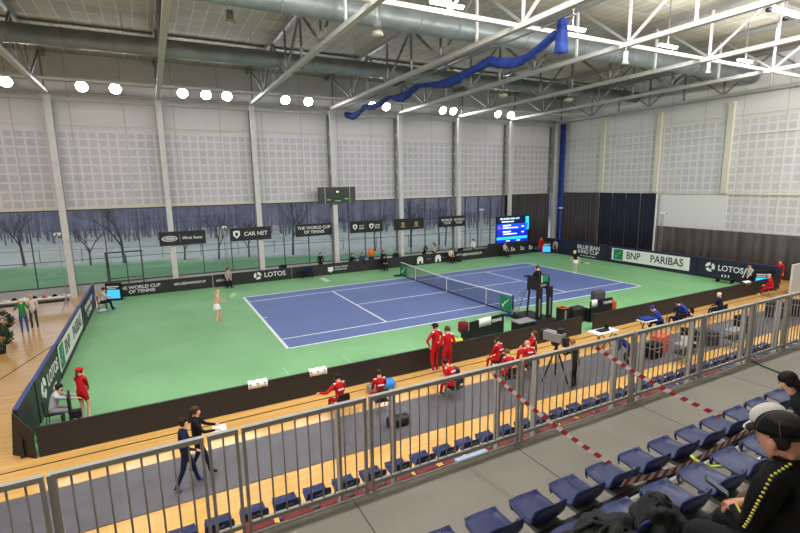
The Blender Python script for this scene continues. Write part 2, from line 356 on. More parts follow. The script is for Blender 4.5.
# floodlights on the window wall
def flood(x, y, z, lab, facing, watts, group):
    t = thing('floodlight', lab, 'floodlight', (x, y, z), group=group); s = -1 if facing < 0 else 1
    rt = Matrix.Rotation(s * -.55, 3, 'X')
    MB().cyl(rt @ Vector((0, s * -.1, 0)), rt @ Vector((0, s * .08, 0)), .2, .35, 24).build('housing', M_grey, t)
    MB().cyl(rt @ Vector((0, s * .075, 0)), rt @ Vector((0, s * .1, 0)), .33, seg=24).build('lens', M_lamp, t)
    MB().bar((-.35, 0, 0), (-.35, 0, .38), .03).bar((.35, 0, 0), (.35, 0, .38), .03).bar((-.35, 0, .38), (.35, 0, .38), .03).build('bracket', M_steeld, t)
    ld = bpy.data.lights.new('floodlight_beam', 'SPOT'); ld.energy = watts; ld.spot_size = 3.05; ld.spot_blend = .6; ld.shadow_soft_size = .25; ld.color = (1, .97, .95)
    lo = bpy.data.objects.new('floodlight_beam', ld); C.objects.link(lo); lo.parent = t; lo.location = rt @ Vector((0, s * .16, 0)); lo.rotation_euler = (s * (PI / 2 - .55), 0, 0)
    return t
FL = [-23.5, -19.72, -17.9, -13.94, -12.44, -11.06, -6.88, -5.1, .3, 1.6, 7.2, 8.3, 13.4, 14.9]
for i, x in enumerate(FL): flood(x, 11.6, 13.42, 'glaring floodlight over the window wall, %s from the left' % nth(i), -1, FARLAMP_W, 'floodlights over the window wall')
k = 0
for x in (-29, -24, -19, -14, -9, -4, 1, 6, 11, 16, 20):  # unseen row added opposite the window wall as the hall's main light
    flood(x, -16.4, 13.3, 'added unseen fill floodlight on the near rail above the railing, %s from the left end' % nth(k), 1, NEAR_FILL_W, 'added fill floodlights on the near rail'); k += 1
for i, x in enumerate((-24.9, -18.6, -12.4, -6.3, .1, 6.6, 13.5)):
    t = thing('strip_lamp', 'white strip lamp above the white beam, %s bay from the left' % nth(i), 'strip lamp', (x, -9.6, 13.42), group='strip lamps along the white beam')
    box('tube', M_strip, t, (0, 0, 0), (1.4, .09, .06)); box('housing', M_white, t, (0, 0, .06), (1.46, .16, .05)); box('bracket', M_steeld, t, (0, 0, 1.1), (.04, .04, 2.1))
    ld = bpy.data.lights.new('strip_lamp_light', 'POINT'); ld.shadow_soft_size = .12; ld.energy = STRIP_W
    lo = bpy.data.objects.new('strip_lamp_light', ld); C.objects.link(lo); lo.parent = t; lo.location = (0, -.3, -.02)
t = thing('strip_lamp', 'large bright strip lamp with two black end fittings at the upper right', 'strip lamp', (7.0, -14.3, 13.6))
MB().bar((-1.2, 0, 0), (1.2, 0, 0), .1, .07).build('tube', M_strip, t); box('housing', M_white, t, (0, 0, .08), (2.5, .2, .08))
MB().ell((-1.25, 0, -.05), (.16, .12, .1)).ell((0.1, 0, -.18), (.16, .12, .1)).build('end_fitting', M_black, t, True); box('bracket', M_steeld, t, (0, 0, 1.0), (.04, .04, 1.88))
for i, x in enumerate((-27, -21, -15, -9, -3, 3, 9, 15)):  # unseen lamps added to brighten the walkway and seats
    t = thing('stand_fill_lamp', 'added round fill lamp over the spectator stand, %s from the left' % nth(i), 'fill lamp', (x, -20.0, 13.2), group='added fill lamps over the stand')
    MB().cyl((0, 0, .1), (0, 0, .45), .3, .12, 20).build('reflector', M_grey, t, True); MB().ell((0, 0, .05), (.16, .16, .12)).build('globe', M_strip, t, True); MB().cyl((0, 0, .45), (0, 0, 2.3), .015, seg=6).build('rod', M_steel, t)
    ld = bpy.data.lights.new('stand_fill_light', 'POINT'); ld.energy = STAND_FILL_W; ld.shadow_soft_size = .25; lo = bpy.data.objects.new('stand_fill_light', ld); C.objects.link(lo); lo.parent = t; lo.location = (0, 0, -.35)
# hanging cylinder lamps / speakers
def can(x, y, ztop, zb, lab, m, r=.17):
    t = thing('hanging_can_lamp', lab, 'hanging lamp', (x, y, zb))
    MB().cyl((0, 0, .12), (0, 0, .5), r * .8, seg=20).build('body', m, t, True); MB().cyl((0, 0, 0), (0, 0, .14), r * 1.25, r * .85, 20).build('rim', M_cream, t, True); MB().cyl((0, 0, .5), (0, 0, ztop - zb), .015, seg=6).build('rod', M_steel, t)
can(-12.6, -1.4, ZC, 14.35, 'dark can lamp hanging from the roof at upper left', M_grey, .2); can(-8.0, -7.2, ZC, 12.85, 'grey can lamp hanging on a white rod above the duct', M_grey, .2)
can(2.8, -10.2, 12.9, 12.15, 'small pale can lamp hanging below the central truss', M_white, .12); can(9.1, -10.2, 12.9, 12.3, 'small pale can lamp hanging below the right truss', M_white, .1)
for i, (x, y) in enumerate(((5.2, 1.0), (10.8, .5))):
    MBt = MB().ell((0, 0, 0), (.32, .32, .14)).cyl((0, 0, .1), (0, 0, ZC - 12.8), .015, seg=6); tag(MBt.build('dome_lamp', mat('beige_dome', (205, 196, 170), .6), None, True, (x, y, 12.8)), 'beige dome lamp hanging under the roof, %s of two' % ('left' if i == 0 else 'right'), 'dome lamp')
tag(MB().cyl((0, 0, 0), (0, 0, .15), .6, seg=24).cyl((0, 0, .1), (0, 0, .64), .03, seg=6).build('round_speaker', M_black, None, True, (2.6, -10.4, 14.9)), 'dark round disc fitting hanging at the top edge of view', 'speaker')
# blue gathered curtain under the roof
t = thing('gathered_blue_curtain', 'royal blue divider curtain gathered up under the roof track', 'curtain', (-1.9, 0, 0))
rings = []; N = 90
for i in range(N + 1):
    s = i / N; y = 11.9 - 22.6 * s; zt = 12.88
    h = .34 + .1 * math.sin(s * 9 + 1) + .07 * math.sin(s * 31) + (.25 if .35 < s < .5 else 0) * math.sin((s - .35) / .15 * PI)
    att = (0, .17, .34, .52, .82, 1.001); k = max(j for j in range(5) if s >= att[j]); q = (s - att[k]) / (att[k + 1] - att[k]); sag = (.5, .35, .3, .55, .9)[k] * math.sin(q * PI) ; wx = .17 + .05 * math.sin(s * 40)
    ring = []
    for a in range(14):
        th = a / 14 * 2 * PI; fold = 1 + .22 * math.sin(a * 2.3 + i * .9) * (1 if 2 < a < 12 else .3)
        ring.append((wx * math.sin(th) * fold + .06 * math.sin(s * 23), y, zt - sag * .5 - h / 2 + h / 2 * math.cos(th) * fold - .05))
    rings.append(ring)
MB().loft(rings).build('curtain_bundle', M_bluecl, t, True)
rings = [[(.16 * (1 + (13.2 - z) * .3) * math.cos(a / 16 * 2 * PI) * (1 + .3 * math.sin(a * 3)), -10.95 + .17 * (1 + (13.2 - z) * .4) * math.sin(a / 16 * 2 * PI) * (1 + .2 * math.cos(a * 2.5)), z) for a in range(16)] for z in (13.15, 12.6, 12.2, 11.95)]
MB().loft(rings).build('hanging_end', M_bluecl, t, True)
box('track', M_steeld, t, (0, .2, 13.14), (.07, 23.6, .06))
cv = MB().loft([[(.22 * math.cos(a / 18 * 2 * PI) * (1 + .3 * math.sin(a * 3)), .3 * math.sin(a / 18 * 2 * PI) * (1 + .2 * math.sin(a * 5)), z) for a in range(18)] for z in (.05, 3, 7, 12.7)]).build('hanging_blue_curtain', M_bluecl, None, True, (21.5, 11.05, 0))
tag(cv, 'tall narrow royal blue curtain drawn together in the hall corner', 'curtain')
def curtain(name, p0, p1, z0, z1, m, lab, amp=.06, per=.35):
    a, b = Vector((p0[0], p0[1], 0)), Vector((p1[0], p1[1], 0)); L = (b - a).length; d = (b - a).normalized(); nrm = Vector((-d.y, d.x, 0)); n = int(L / per * 6)
    pts = [a + d * (L * i / n) + nrm * amp * math.sin(i / 6 * 2 * PI + .8 * math.sin(i * .37)) for i in range(n + 1)]
    o = MB().loft([[(p.x, p.y, z) for p in pts] for z in (z0, z1)], closed=False).thick(.01).build(name, m, None, True); return tag(o, lab, 'curtain')
curtain('black_curtain', (15.5, 12.3), (21.2, 12.3), .0, 5.75, M_curtain, 'black curtain covering the last window bay behind the score screen')
curtain('black_curtain', (21.7, 10.8), (21.7, 6.45), .0, 5.85, M_curtain, 'charcoal curtain on the right wall next to the corner')
for i in range(4):
    y0 = 6.25 - i * 1.45; curtain('navy_curtain', (21.65, y0), (21.65, y0 - 1.38), .0, 5.85, M_curtn, 'dark navy curtain panel on the right wall, %s from the corner side' % nth(i), .03)
tag(MB().box((21.6, .4, 2.9), (.09, .09, 5.8)).build('curtain_pole', M_white), 'white upright at the right edge of the navy curtain panels', 'pole')
curtain('charcoal_drape', (21.7, .25), (21.7, -20), .05, 3.1, mat('charcoal_drape', (72, 70, 68), .9, noise=10, scale=1, stretch=(3, 3, .3)), 'low charcoal drape along the right wall under the white panels', .05, .7)
# ================================================================ OUTDOORS
def outdoor():
    m = bpy.data.materials.new('frosty_grass'); m.use_nodes = True; nt = m.node_tree; b = nt.nodes['Principled BSDF']; b.inputs['Roughness'].default_value = .95
    tc = nt.nodes.new('ShaderNodeTexCoord'); sp = nt.nodes.new('ShaderNodeSeparateXYZ'); nt.links.new(tc.outputs['Object'], sp.inputs[0]); nz = nt.nodes.new('ShaderNodeTexNoise'); nz.inputs['Scale'].default_value = .22; nz.inputs['Detail'].default_value = 6
    nt.links.new(tc.outputs['Object'], nz.inputs['Vector'])
    yy = nmath(nt, 'ADD', nmath(nt, 'ADD', sp.outputs[1], nmath(nt, 'MULTIPLY', sp.outputs[0], .33)), nmath(nt, 'MULTIPLY', nz.outputs['Fac'], 7.0))
    c1 = mixcol(nt, nz.outputs['Fac'], (64, 116, 74), (112, 156, 112)); c2 = mixcol(nt, nz.outputs['Fac'], (118, 134, 120), (176, 180, 178))
    f = nmath(nt, 'MINIMUM', nmath(nt, 'MAXIMUM', nmath(nt, 'SUBTRACT', nmath(nt, 'DIVIDE', yy, 3.0), 7.6), 0.0), 1.0)
    nt.links.new(mixcol(nt, f, c1, c2), b.inputs['Base Color']); return m
struct(MB().box((0, 113.2, -.25), (300, 200, .3)).build('outdoor_ground', outdoor()), 'green lawn turning to frosty field outside the windows')
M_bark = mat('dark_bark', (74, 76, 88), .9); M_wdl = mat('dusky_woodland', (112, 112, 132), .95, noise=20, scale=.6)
def tree(mb, x, y, h, rnd, depth=4, r0=.16):
    def br(p, d, L, r, k):
        q = p + d * L; mb.cyl(p, q, r, r * .7, 5, False)
        if k == 0: return
        for j in range(3 if k > 1 else 4):
            a = rnd.uniform(0, 2 * PI); t = rnd.uniform(.3, .75); nd = (d + Vector((math.cos(a), math.sin(a), rnd.uniform(-.1, .3))) * t).normalized()
            br(p + d * L * rnd.uniform(.55, 1), nd, L * rnd.uniform(.6, .85), r * .55, k - 1)
    br(Vector((x, y, -.12)), Vector((rnd.uniform(-.08, .08), 0, 1)).normalized(), h * .33, r0, depth)
rnd = random.Random(3)
TR = [(-27.8, 30.6, 7), (-22.2, 27.6, 5), (-19.4, 27.1, 7.5), (-14.1, 26, 4), (-11.06, 24.5, 6), (-8.2, 24.1, 5), (-3.98, 22.9, 8), (.5, 22.5, 5), (4.4, 20.7, 5.5), (9, 21, 7), (13, 20, 6)]
TD = ['at the far left of the windows', 'slim, between the first column and goal frame', 'full crown behind the dark goal frame', 'small, right of the oval badge sign', 'behind the lattice mast', 'short, under the hexagon emblem sign', 'full crown left of the world cup sign', 'right of the world cup sign', 'left of the gold crest sign', 'behind the photographers', 'behind the mullions left of the screen']
for (x, y, h), d in zip(TR, TD):
    mb = MB(); tree(mb, 0, 0, h, rnd, 4, .10 if h < 7 else .14); o = mb.build('bare_tree', M_bark, None, False, (x, y, 0)); tag(o, 'bare winter tree outside, ' + d, 'tree', 'bare trees on the lawn')
mb = MB()
for i in range(620):
    x = rnd.uniform(-70, 70); y = 42 - x * .3 + rnd.uniform(0, 16); h = rnd.uniform(4, 8); q = Vector((x + rnd.uniform(-.4, .4), y, h)); p = Vector((x, y, -.2)); mb.cyl(p, q, .1, .04, 4, False)
    for j in range(9):
        s = p.lerp(q, rnd.uniform(.08, .95)); mb.cyl(s, s + Vector((rnd.uniform(-1.2, 1.2), rnd.uniform(-.5, .5), rnd.uniform(.3, 1.4))), .035, .015, 3, False)
tag(mb.build('woodland_thicket', M_wdl), 'dense bare dusky woodland beyond the frosty field', 'woodland', None, 'stuff')
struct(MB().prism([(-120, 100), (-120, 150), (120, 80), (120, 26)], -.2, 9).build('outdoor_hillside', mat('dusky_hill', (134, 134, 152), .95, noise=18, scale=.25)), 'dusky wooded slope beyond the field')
fe = thing('chain_fence', 'thin dark fence line crossing the lawn outside', 'fence', (0, 0, 0))
for i in range(16):
    x = -34 + i * 3.6; box('fence_post', M_mull, fe, (x, 24.5 - .28 * x, .55), (.05, .05, 1.3))
MB().bar((-34, 34.0, 1.1), (22, 18.4, 1.1), .03).build('fence_rail', M_mull, fe)
#@@PART2@@
# ================================================================ BARRIERS AND BOARDS
def board_y(x0, x1, y, h, label, m=M_board, rot=0, t=.09, texts=(), cat='advertising board', group=None, face='-y', extra=None):
    """barrier board running along x; texts = (string, size, dx, z, material, squeeze)"""
    T = thing('advertising_board', label, cat, ((x0 + x1) / 2, y, .017), rot, group); L = x1 - x0
    box('panel', m, T, (0, 0, h / 2), (L - .001, t, h)); box('top_edge', M_edge if h > 1 else M_black, T, (0, 0, h + .011), (L - .01, t + .01, .02))
    s = -1 if face == '-y' else 1
    for tx, sz, dx, z, mm, sq in texts: lettering(tx, sz, mm, T, (dx, s * (t / 2 + .006), z), face, sx=sq)
    if extra: extra(T, s * (t / 2 + .004))
    return T
def logo_ring(T, x, z, r, ax, off, m=M_white):
    """round emblem of three turning blades, drawn as flat ring segments on a board face"""
    mb = MB()
    for k in range(3):
        pts = []
        for j in range(9):
            a = k * 2 * PI / 3 + j * .2; pts.append((math.cos(a) * r, math.sin(a) * r))
        for j in range(8, -1, -1):
            a = k * 2 * PI / 3 + j * .2 + .35; q = r * (.28 + .45 * j / 8 * (1 - j / 9)); pts.append((math.cos(a) * q, math.sin(a) * q))
        lo = []
        for d in (0, .006):
            lo.append([mb.bm.verts.new((x + p[0], off - d if off < 0 else off + d, z + p[1]) if ax == 0 else (off - d if off < 0 else off + d, x + p[0], z + p[1])) for p in pts])
        n = len(pts)
        mb.bm.faces.new(lo[0]); mb.bm.faces.new(lo[1][::-1])
        for i in range(n): mb.bm.faces.new((lo[0][i], lo[0][(i + 1) % n], lo[1][(i + 1) % n], lo[1][i]))
    return mb.build('emblem', m, T)
def bank_logo(T, c, size, ax):
    """green square with four white birds-like stars"""
    x, y, z = c; t = .008
    if ax == 0: box('logo_square', M_green, T, c, (size, t, size))
    else: box('logo_square', M_green, T, c, (t, size, size))
    mb = MB(); s = size
    for dx, dz, r in ((-.22, -.18, .10), (-.02, .02, .075), (.15, .16, .06), (.28, .28, .045)):
        p = (x + dx * s, y + (-.006 if ax == 0 else 0), z + dz * s) if ax == 0 else (x + (.006 if c[0] > 0 or True else 0) * ax_sign(T), y + dx * s * ax_sign(T), z + dz * s)
        for k in range(2):
            q = Matrix.Rotation(k * PI / 4, 3, 'Y' if ax == 0 else 'X'); mb.box(p, (r * s * 1.6, .006, r * s * 1.6) if ax == 0 else (.006, r * s * 1.6, r * s * 1.6), q)
    return mb.build('logo_stars', M_white, T)
def ax_sign(T): return T.get('_s', 1)
FB = .85
board_y(-19.25, -13.25, 9.9, FB, 'black barrier board reading the world cup of tennis at the far left', texts=(('THE WORLD CUP', .3, -1.55, .57, M_white, 1.05), ('OF TENNIS', .3, -1.4, .29, M_white, 1.05), ('#BILLIEJEANKINGCUP', .22, 1.55, .5, M_white, .95)))
board_y(-13.2, -7.6, 9.9, FB, 'black barrier board with round white emblem and bold white lettering on the far side', texts=(('#BJKCUP', .2, -2.2, .45, M_white, 1), ('LOTOS', .5, 1.55, .5, M_white, 1)), extra=lambda T, o: logo_ring(T, .28, .5, .28, 0, o))
def crest(T, o):
    mb = MB(); mb.prism([(.0, .0), (.22, .12), (.22, .42), (-.22, .42), (-.22, .12)], -.004, .004); bmesh.ops.transform(mb.bm, matrix=Matrix.Translation((.1, o, .18)) @ Matrix.Rotation(PI / 2, 4, 'X'), verts=mb.bm.verts[:]); mb.build('crest', M_white, T)
board_y(-7.55, -1.6, 9.9, FB, 'black barrier board with white crest left of the net, on the far side', texts=(('POLISH TENNIS', .16, 1.0, .56, M_white, 1), ('ASSOCIATION', .16, .95, .36, M_white, 1)), extra=crest)
board_y(-1.55, 3.2, 9.9, FB, 'plain stretch of black barrier board behind the far net post')
def arches(T, o):
    for dx in (-1.2, .65):
        MB().prism([(-.3, 0), (-.12, 0), (-.1, .22), (.1, .22), (.12, 0), (.3, 0), (.3, .45), (.15, .62), (-.15, .62), (-.3, .45)], -.005, .005).build('white_arch_mark', M_white, T, loc=(dx, o - .008, .1)).rotation_euler = (PI / 2, 0, 0)
board_y(3.25, 6.6, 9.9, FB, 'black barrier board with two white arch marks right of the far net post', texts=(('tennis', .2, -.3, .45, M_grey, 1), ('tennis', .2, 1.35, .45, M_grey, 1)), extra=arches)
board_y(6.65, 11.1, 9.9, FB, 'black barrier board with one long hashtag line left of the score screen', texts=(('#BILLIEJEANKINGCUP', .3, .1, .5, M_white, .98),))
board_y(11.15, 16.75, 9.9, 1.25, 'taller black barrier board with three white script words under the score screen', texts=(('Sn', .55, .2, .55, M_white, 1), ('Sn', .55, 1.4, .55, M_white, 1), ('Sn', .55, 2.5, .55, M_white, 1)))
board_y(16.8, 19.4, 9.9, .8, 'grey barrier board with small green square beside the score screen', m=M_board, texts=(('tennis federation', .2, .3, .42, M_white, 1),), extra=lambda T, o: (box('pale_field', M_grey, T, (.2, o, .42), (2.0, .006, .45)), bank_logo(T, (-.95, o - .004, .45), .35, 0)))
# left barrier (along y, x = -20.2)
def board_x(y0, y1, x, h, label, m=M_board, face='+x', texts=(), extra=None, rot=0):
    T = thing('advertising_board', label, 'advertising board', (x, (y0 + y1) / 2, .017), rot); L = y1 - y0; t = .09; s = 1 if face == '+x' else -1; T['_s'] = s
    box('panel', m, T, (0, 0, h / 2), (t, L - .001, h)); box('top_edge', M_edge, T, (0, 0, h + .011), (t + .03, L - .01, .022))
    for tx, sz, dy, z, mm, sq in texts: lettering(tx, sz, mm, T, (s * (t / 2 + .011), dy, z), face, sx=sq)
    if extra: extra(T, s * (t / 2 + .004))
    del T['_s']; return T
HB = 1.36
board_x(-10.35, -8.3, -20.24, HB, 'bare black barrier board at the near end of the left side barrier')
board_x(-8.25, -4.5, -20.22, HB, 'black left side barrier board with big white lettering beside the man in grey', texts=(('LOTOS', .62, .65, .75, M_white, 1), ('#BJKCUP', .16, .6, .25, M_white, 1)), extra=lambda T, o: logo_ring(T, -.95, .75, .36, 1, o))
def bnp(T, o, s):
    box('pale_field', M_white, T, (o, 0, .76), (.006, 6.7, 1.0)); bank_logo(T, (o + .004 * s, -2.7 * s, .76), .9, 1)
    lettering('BNP', .82, M_board, T, (o + .006 * s, -1.3 * s, .76), '+x' if s > 0 else '-x', sx=.85); lettering('PARIBAS', .82, M_board, T, (o + .006 * s, 1.55 * s, .76), '+x' if s > 0 else '-x', sx=.88)
board_x(-4.45, 2.1, -20.2, HB, 'left side barrier board with green square and bank name on pale field', extra=lambda T, o: bnp(T, o, 1))
board_x(2.15, 8.3, -20.18, HB, 'black barrier board with white lettering at the far end of the left side barrier', texts=(('THE WORLD CUP', .42, -.2, .85, M_white, 1), ('OF TENNIS', .42, -.2, .42, M_white, 1)))
# right barrier
board_x(2.4, 9.7, 18.3, 1.4, 'navy barrier board with two lines of white lettering near the corner', M_navyb, '-x', texts=(('BILLIE JEAN', .5, -1.65, .98, M_white, 1), ('KING CUP', .5, -1.65, .56, M_white, 1), ('the world cup of tennis', .18, -1.65, .2, M_white, 1)))
board_x(-5.25, 2.35, 18.3, 1.4, 'right side barrier board with green square and bank name on pale field', M_navyb, '-x', extra=lambda T, o: bnp(T, o, -1))
board_x(-10.5, -5.3, 18.3, 1.4, 'navy barrier board with round emblem and bold lettering at the right side', M_navyb, '-x', texts=(('LOTOS', .56, .3, .8, M_white, .92),), extra=lambda T, o: logo_ring(T, 1.65, .8, .33, 1, o))
# near barrier, black backs
JX = [-19.85, -16.9, -13.9, -10.9, -7.9, -4.9, -2.2, .55]
D = ['at the left corner', 'beside the walking women', 'left of the seated reds', 'behind the left seated red jackets', 'behind the standing pair in red', 'behind the crouching reds', 'behind the television camera']
for a, b, d in zip(JX, JX[1:], D): board_y(a, b, -10.46, .8, 'plain black near barrier board ' + d, group='black near side barrier boards')
JX = [1.35, 4.3, 7.3, 10.3, 13.3, 16.3, 18.2]
D = ['with the white folding table before it', 'behind the people in blue caps', 'right of the people in blue', 'above the white haired person', 'with a white sheet on top', 'ending at the right corner']
for a, b, d in zip(JX, JX[1:], D): board_y(a, b, -10.46, .8, 'plain black near barrier board ' + d, group='black near side barrier boards')
T = thing('corner_flap', 'dark folded end panel of the left barrier at the near left corner', 'barrier panel', (-20.24, -10.4, 0))
MB().quad((-.26, .4, 0.02), (-.02, -.06, 1.38), (.34, -.12, .8), (.34, -.12, 0.02)).thick(.03).build('panel', M_black, T)
# white sheets on barriers
for x, y, z, d, rz in ((-14.1, -10.33, .84, 'left of two white cloths draped over the near barrier', 0), (-12.1, -10.33, .84, 'right of two white cloths draped over the near barrier', .1), (14.6, -10.3, .86, 'white sheet on the near barrier near the right corner', 0), (17.2, -10.1, .3, 'white sheet on the green floor in the right corner', 0)):
    mb = MB(); n = 8
    mb.loft([[(-.3 + .6 * i / n, yy + .02 * math.sin(i * 2.1), zz + .012 * math.sin(i * 1.7 + yy * 9)) for i in range(n + 1)] for yy, zz in ((-.20, -.16), (-.18, .03), (0, .045), (.0, .045))], closed=False).thick(.012)
    tag(mb.build('white_cloth', M_white, None, True, (x, y - .13 + .13 if z > .5 else y, z + .01 if z > .5 else .2)), d, 'cloth')
# hanging sponsor signs on the window wall
def sign(xc, label, texts, extra=None):
    T = thing('hanging_sign', label, 'sign', (xc, 11.42, 3.5)); box('panel', M_black, T, (0, 0, 0), (2.98, .08, .95))
    box('frame_edge', mat('sign_edge', (60, 60, 60), .5), T, (0, .03, 0), (3.02, .04, .99))
    box('bracket', M_steeld, T, (0, .13, .2), (2.6, .18, .06))
    for tx, sz, dx, dz, m, sq in texts: lettering(tx, sz, m, T, (dx, -.047, dz), '-y', sx=sq)
    if extra: extra(T)
def oval(T):
    for rx, rz, m, d, nm in ((.5, .2, M_white, 0, 'oval_badge'), (.45, .165, mat('badge_grey', (150, 150, 156), .5), .004, 'oval_field')):
        mb = MB(); mb.cyl((0, 0, 0), (0, 0, .006), 1, seg=28); o = mb.build(nm, m, T, False, (-.85, -.042 - d, 0)); o.rotation_euler = (PI / 2, 0, 0); o.scale = (rx, rz, 1)
    lettering('Ford', .24, M_white, T, (-.85, -.055, 0), '-y', shear=.3)
    box('divider', M_white, T, (-.2, -.044, 0), (.015, .008, .5))
sign(-14.8, 'black sign with white oval badge and white lettering', (('Mirai Auto', .3, .62, 0, M_white, 1),), oval)
def shield(T, x, m=M_white, s=.3):
    mb = MB(); mb.prism([(0, -s), (s * .8, -s * .2), (s * .8, s * .8), (0, s), (-s * .8, s * .8), (-s * .8, -s * .2)], 0, .006); o = mb.build('crest', m, T, False, (x, -.042, 0)); o.rotation_euler = (PI / 2, 0, 0)
    mb = MB(); mb.prism([(0, -s * .5), (s * .35, -s * .1), (s * .3, s * .5), (-s * .3, s * .5), (-s * .35, -s * .1)], 0, .006); o = mb.build('crest_centre', M_black, T, False, (x, -.046, 0)); o.rotation_euler = (PI / 2, 0, 0)
sign(-10.1, 'black sign with hexagon emblem and white lettering', (('CAR NET', .42, .35, 0, M_white, 1),), lambda T: shield(T, -1.05))
sign(-5.18, 'black hanging sign reading the world cup of tennis', (('THE WORLD CUP', .34, 0, .17, M_white, 1), ('OF TENNIS', .34, 0, -.17, M_white, 1)))
sign(-.55, 'black sign with two white shields, right of the world cup sign', (('CITY', .2, -.5, .08, M_white, 1), ('SPORT', .2, -.5, -.14, M_white, .8), ('LAND', .2, .95, .08, M_white, 1), ('SPORT', .2, .95, -.14, M_white, .8)), lambda T: (shield(T, -1.1, M_white, .24), shield(T, .4, M_white, .24)))
M_gold = mat('gold_print', (206, 180, 130), .6)
sign(3.55, 'black sign with two small gold crests', (('hotel', .2, -.65, -.22, M_gold, 1.1), ('resort', .2, .7, -.22, M_gold, 1.1)), lambda T: (shield(T, -.65, M_gold, .18), shield(T, .7, M_gold, .18)))
sign(8.15, 'black sign with two white word blocks, nearest the score screen', (('WORLD', .32, -.65, .12, M_white, 1), ('TOUR', .28, -.6, -.16, M_white, 1), ('WORLD', .32, .75, .12, M_white, 1), ('TOUR', .28, .7, -.16, M_white, 1)))
tag(MB().bar((-21.6, 11.56, 3.7), (15.2, 11.56, 3.7), .03).build('sign_wire', M_steeld), 'thin horizontal wire along the columns carrying the black signs', 'wire')
# backboard / scoreboard box
T = thing('folded_scoreboard', 'dark grey box scoreboard mounted in front of the fifth column', 'scoreboard', (-3.17, 11.3, 6.2))
box('case', mat('dark_case', (66, 66, 68), .6), T, (0, 0, 0), (3.1, .3, 1.3)); box('display', mat('display_dark', (44, 46, 46), .4), T, (0, -.16, -.02), (2.0, .03, 1.1))
for s in (-1, 1): box('side_stripe', M_silver, T, (s * 1.05, -.16, 0), (.04, .02, 1.3))
MB().box((0, -.18, .28), (.2, .01, .1)).build('status_light', mat('amber_led', (210, 220, 90), .4, emit=1.5), T); MB().box((0, -.18, -.45), (.5, .01, .06)).box((-.75, -.18, -.35), (.3, .01, .07)).box((.75, -.18, -.3), (.3, .01, .07)).build('digits', mat('green_led', (70, 170, 80), .4, emit=.8), T)
box('bracket', M_steeld, T, (0, .23, 0), (.5, .2, .4))
# score screen
T = thing('score_screen', 'bright blue led score screen standing behind the far barrier', 'screen', (14.6, 10.35, 0))
box('cabinet', M_black, T, (0, .06, 2.45), (4.2, .16, 2.62))
ledA, ledB, ledC, ledD = mat('led_navy', (8, 30, 60), .4, emit=.7), mat('led_blue', (24, 70, 235), .4, emit=1.1), mat('led_deep_blue', (14, 40, 190), .4, emit=1.0), mat('led_cyan', (40, 190, 245), .4, emit=1.1)
M_ledw = mat('led_white', (225, 235, 255), .4, emit=1.3)
for nm, m, c, s in (('header_band', ledA, (-.3, 3.35), (3.5, .72)), ('upper_row', ledB, (-.15, 2.72), (3.85, .56)), ('lower_row', ledC, (-.15, 2.12), (3.85, .62)), ('cyan_band', ledD, (-.15, 1.62), (3.85, .26)), ('footer_band', ledC, (-.1, 1.33), (3.9, .3)), ('cyan_column', ledD, (1.72, 3.0), (.42, 1.3))):
    box(nm, m, T, (c[0], -.03 - (.004 if 'column' in nm or 'row' in nm else 0), c[1]), (s[0], .02, s[1]))
lettering('BILLIE JEAN KING CUP', .24, M_ledw, T, (-.5, -.052, 3.5), '-y')
for x, z, L, h in ((-.75, 3.22, 1.5, .09), (-.85, 2.85, 1.0, .13), (-.4, 2.62, 1.9, .1), (-.85, 2.25, 1.0, .13), (-.45, 2.02, 1.7, .1), (-.7, 1.35, .5, .08), (.6, 1.35, .5, .08), (1.15, 2.7, .3, .12), (1.15, 2.15, .3, .12)): box('text_bar', M_ledw, T, (x, -.05, z), (L, .008, h))
box('flag_mark', mat('led_red', (230, 40, 70), .4, emit=1.2), T, (-1.75, -.05, 2.68), (.25, .01, .16))
for x in (-1.8, 1.8): box('leg', M_black, T, (x, .1, .57), (.1, .3, 1.14))
# ================================================================ RAILING
M_bal = mat('baluster_grey', (160, 156, 150), .45)
def rail_panel(x0, x1, label):
    T = thing('railing_section', label, 'railing', (x0, -21.0, 3.8), group='panels of the walkway railing'); L = x1 - x0
    box('handrail', M_rail, T, (L / 2, 0, 1.065), (L, .05, .045)); box('bottom_rail', M_rail, T, (L / 2, 0, .10), (L, .035, .04))
    for x in (.015, L - .015): box('end_post', M_rail, T, (x, 0, .52), (.028, .04, 1.05))
    n = round((L) / .12)
    for k in range(1, n): MB().cyl((k * L / n, 0, .11), (k * L / n, 0, 1.045), .0085, seg=8).build('baluster', M_bal, T, True)
RJ = [(-19.9, -18.71), (-18.67, -17.505), (-17.455, -16.365), (-16.335, -16.075), (-16.045, -14.815), (-14.775, -12.75), (-12.71, -10.62), (-10.58, -8.92), (-8.88, -7.42), (-7.38, -6.22), (-6.18, -4.9), (-4.86, -3.4)]
RL = ['outside the left edge of the view', 'at the left edge of the view, short end showing', 'in front of the left end of the grey matting', 'very narrow, right of the walking women', 'fourth in view, just right of the narrow one', 'in front of the left seated red jackets', 'with the first striped tape tied on', 'with the second striped tape ending on it', 'in front of the people in blue', 'third from the right edge of the view', 'second from the right edge of the view', 'at the right edge of the view']
for (a, b), l in zip(RJ, RL): rail_panel(a, b, 'grey steel railing panel ' + l)
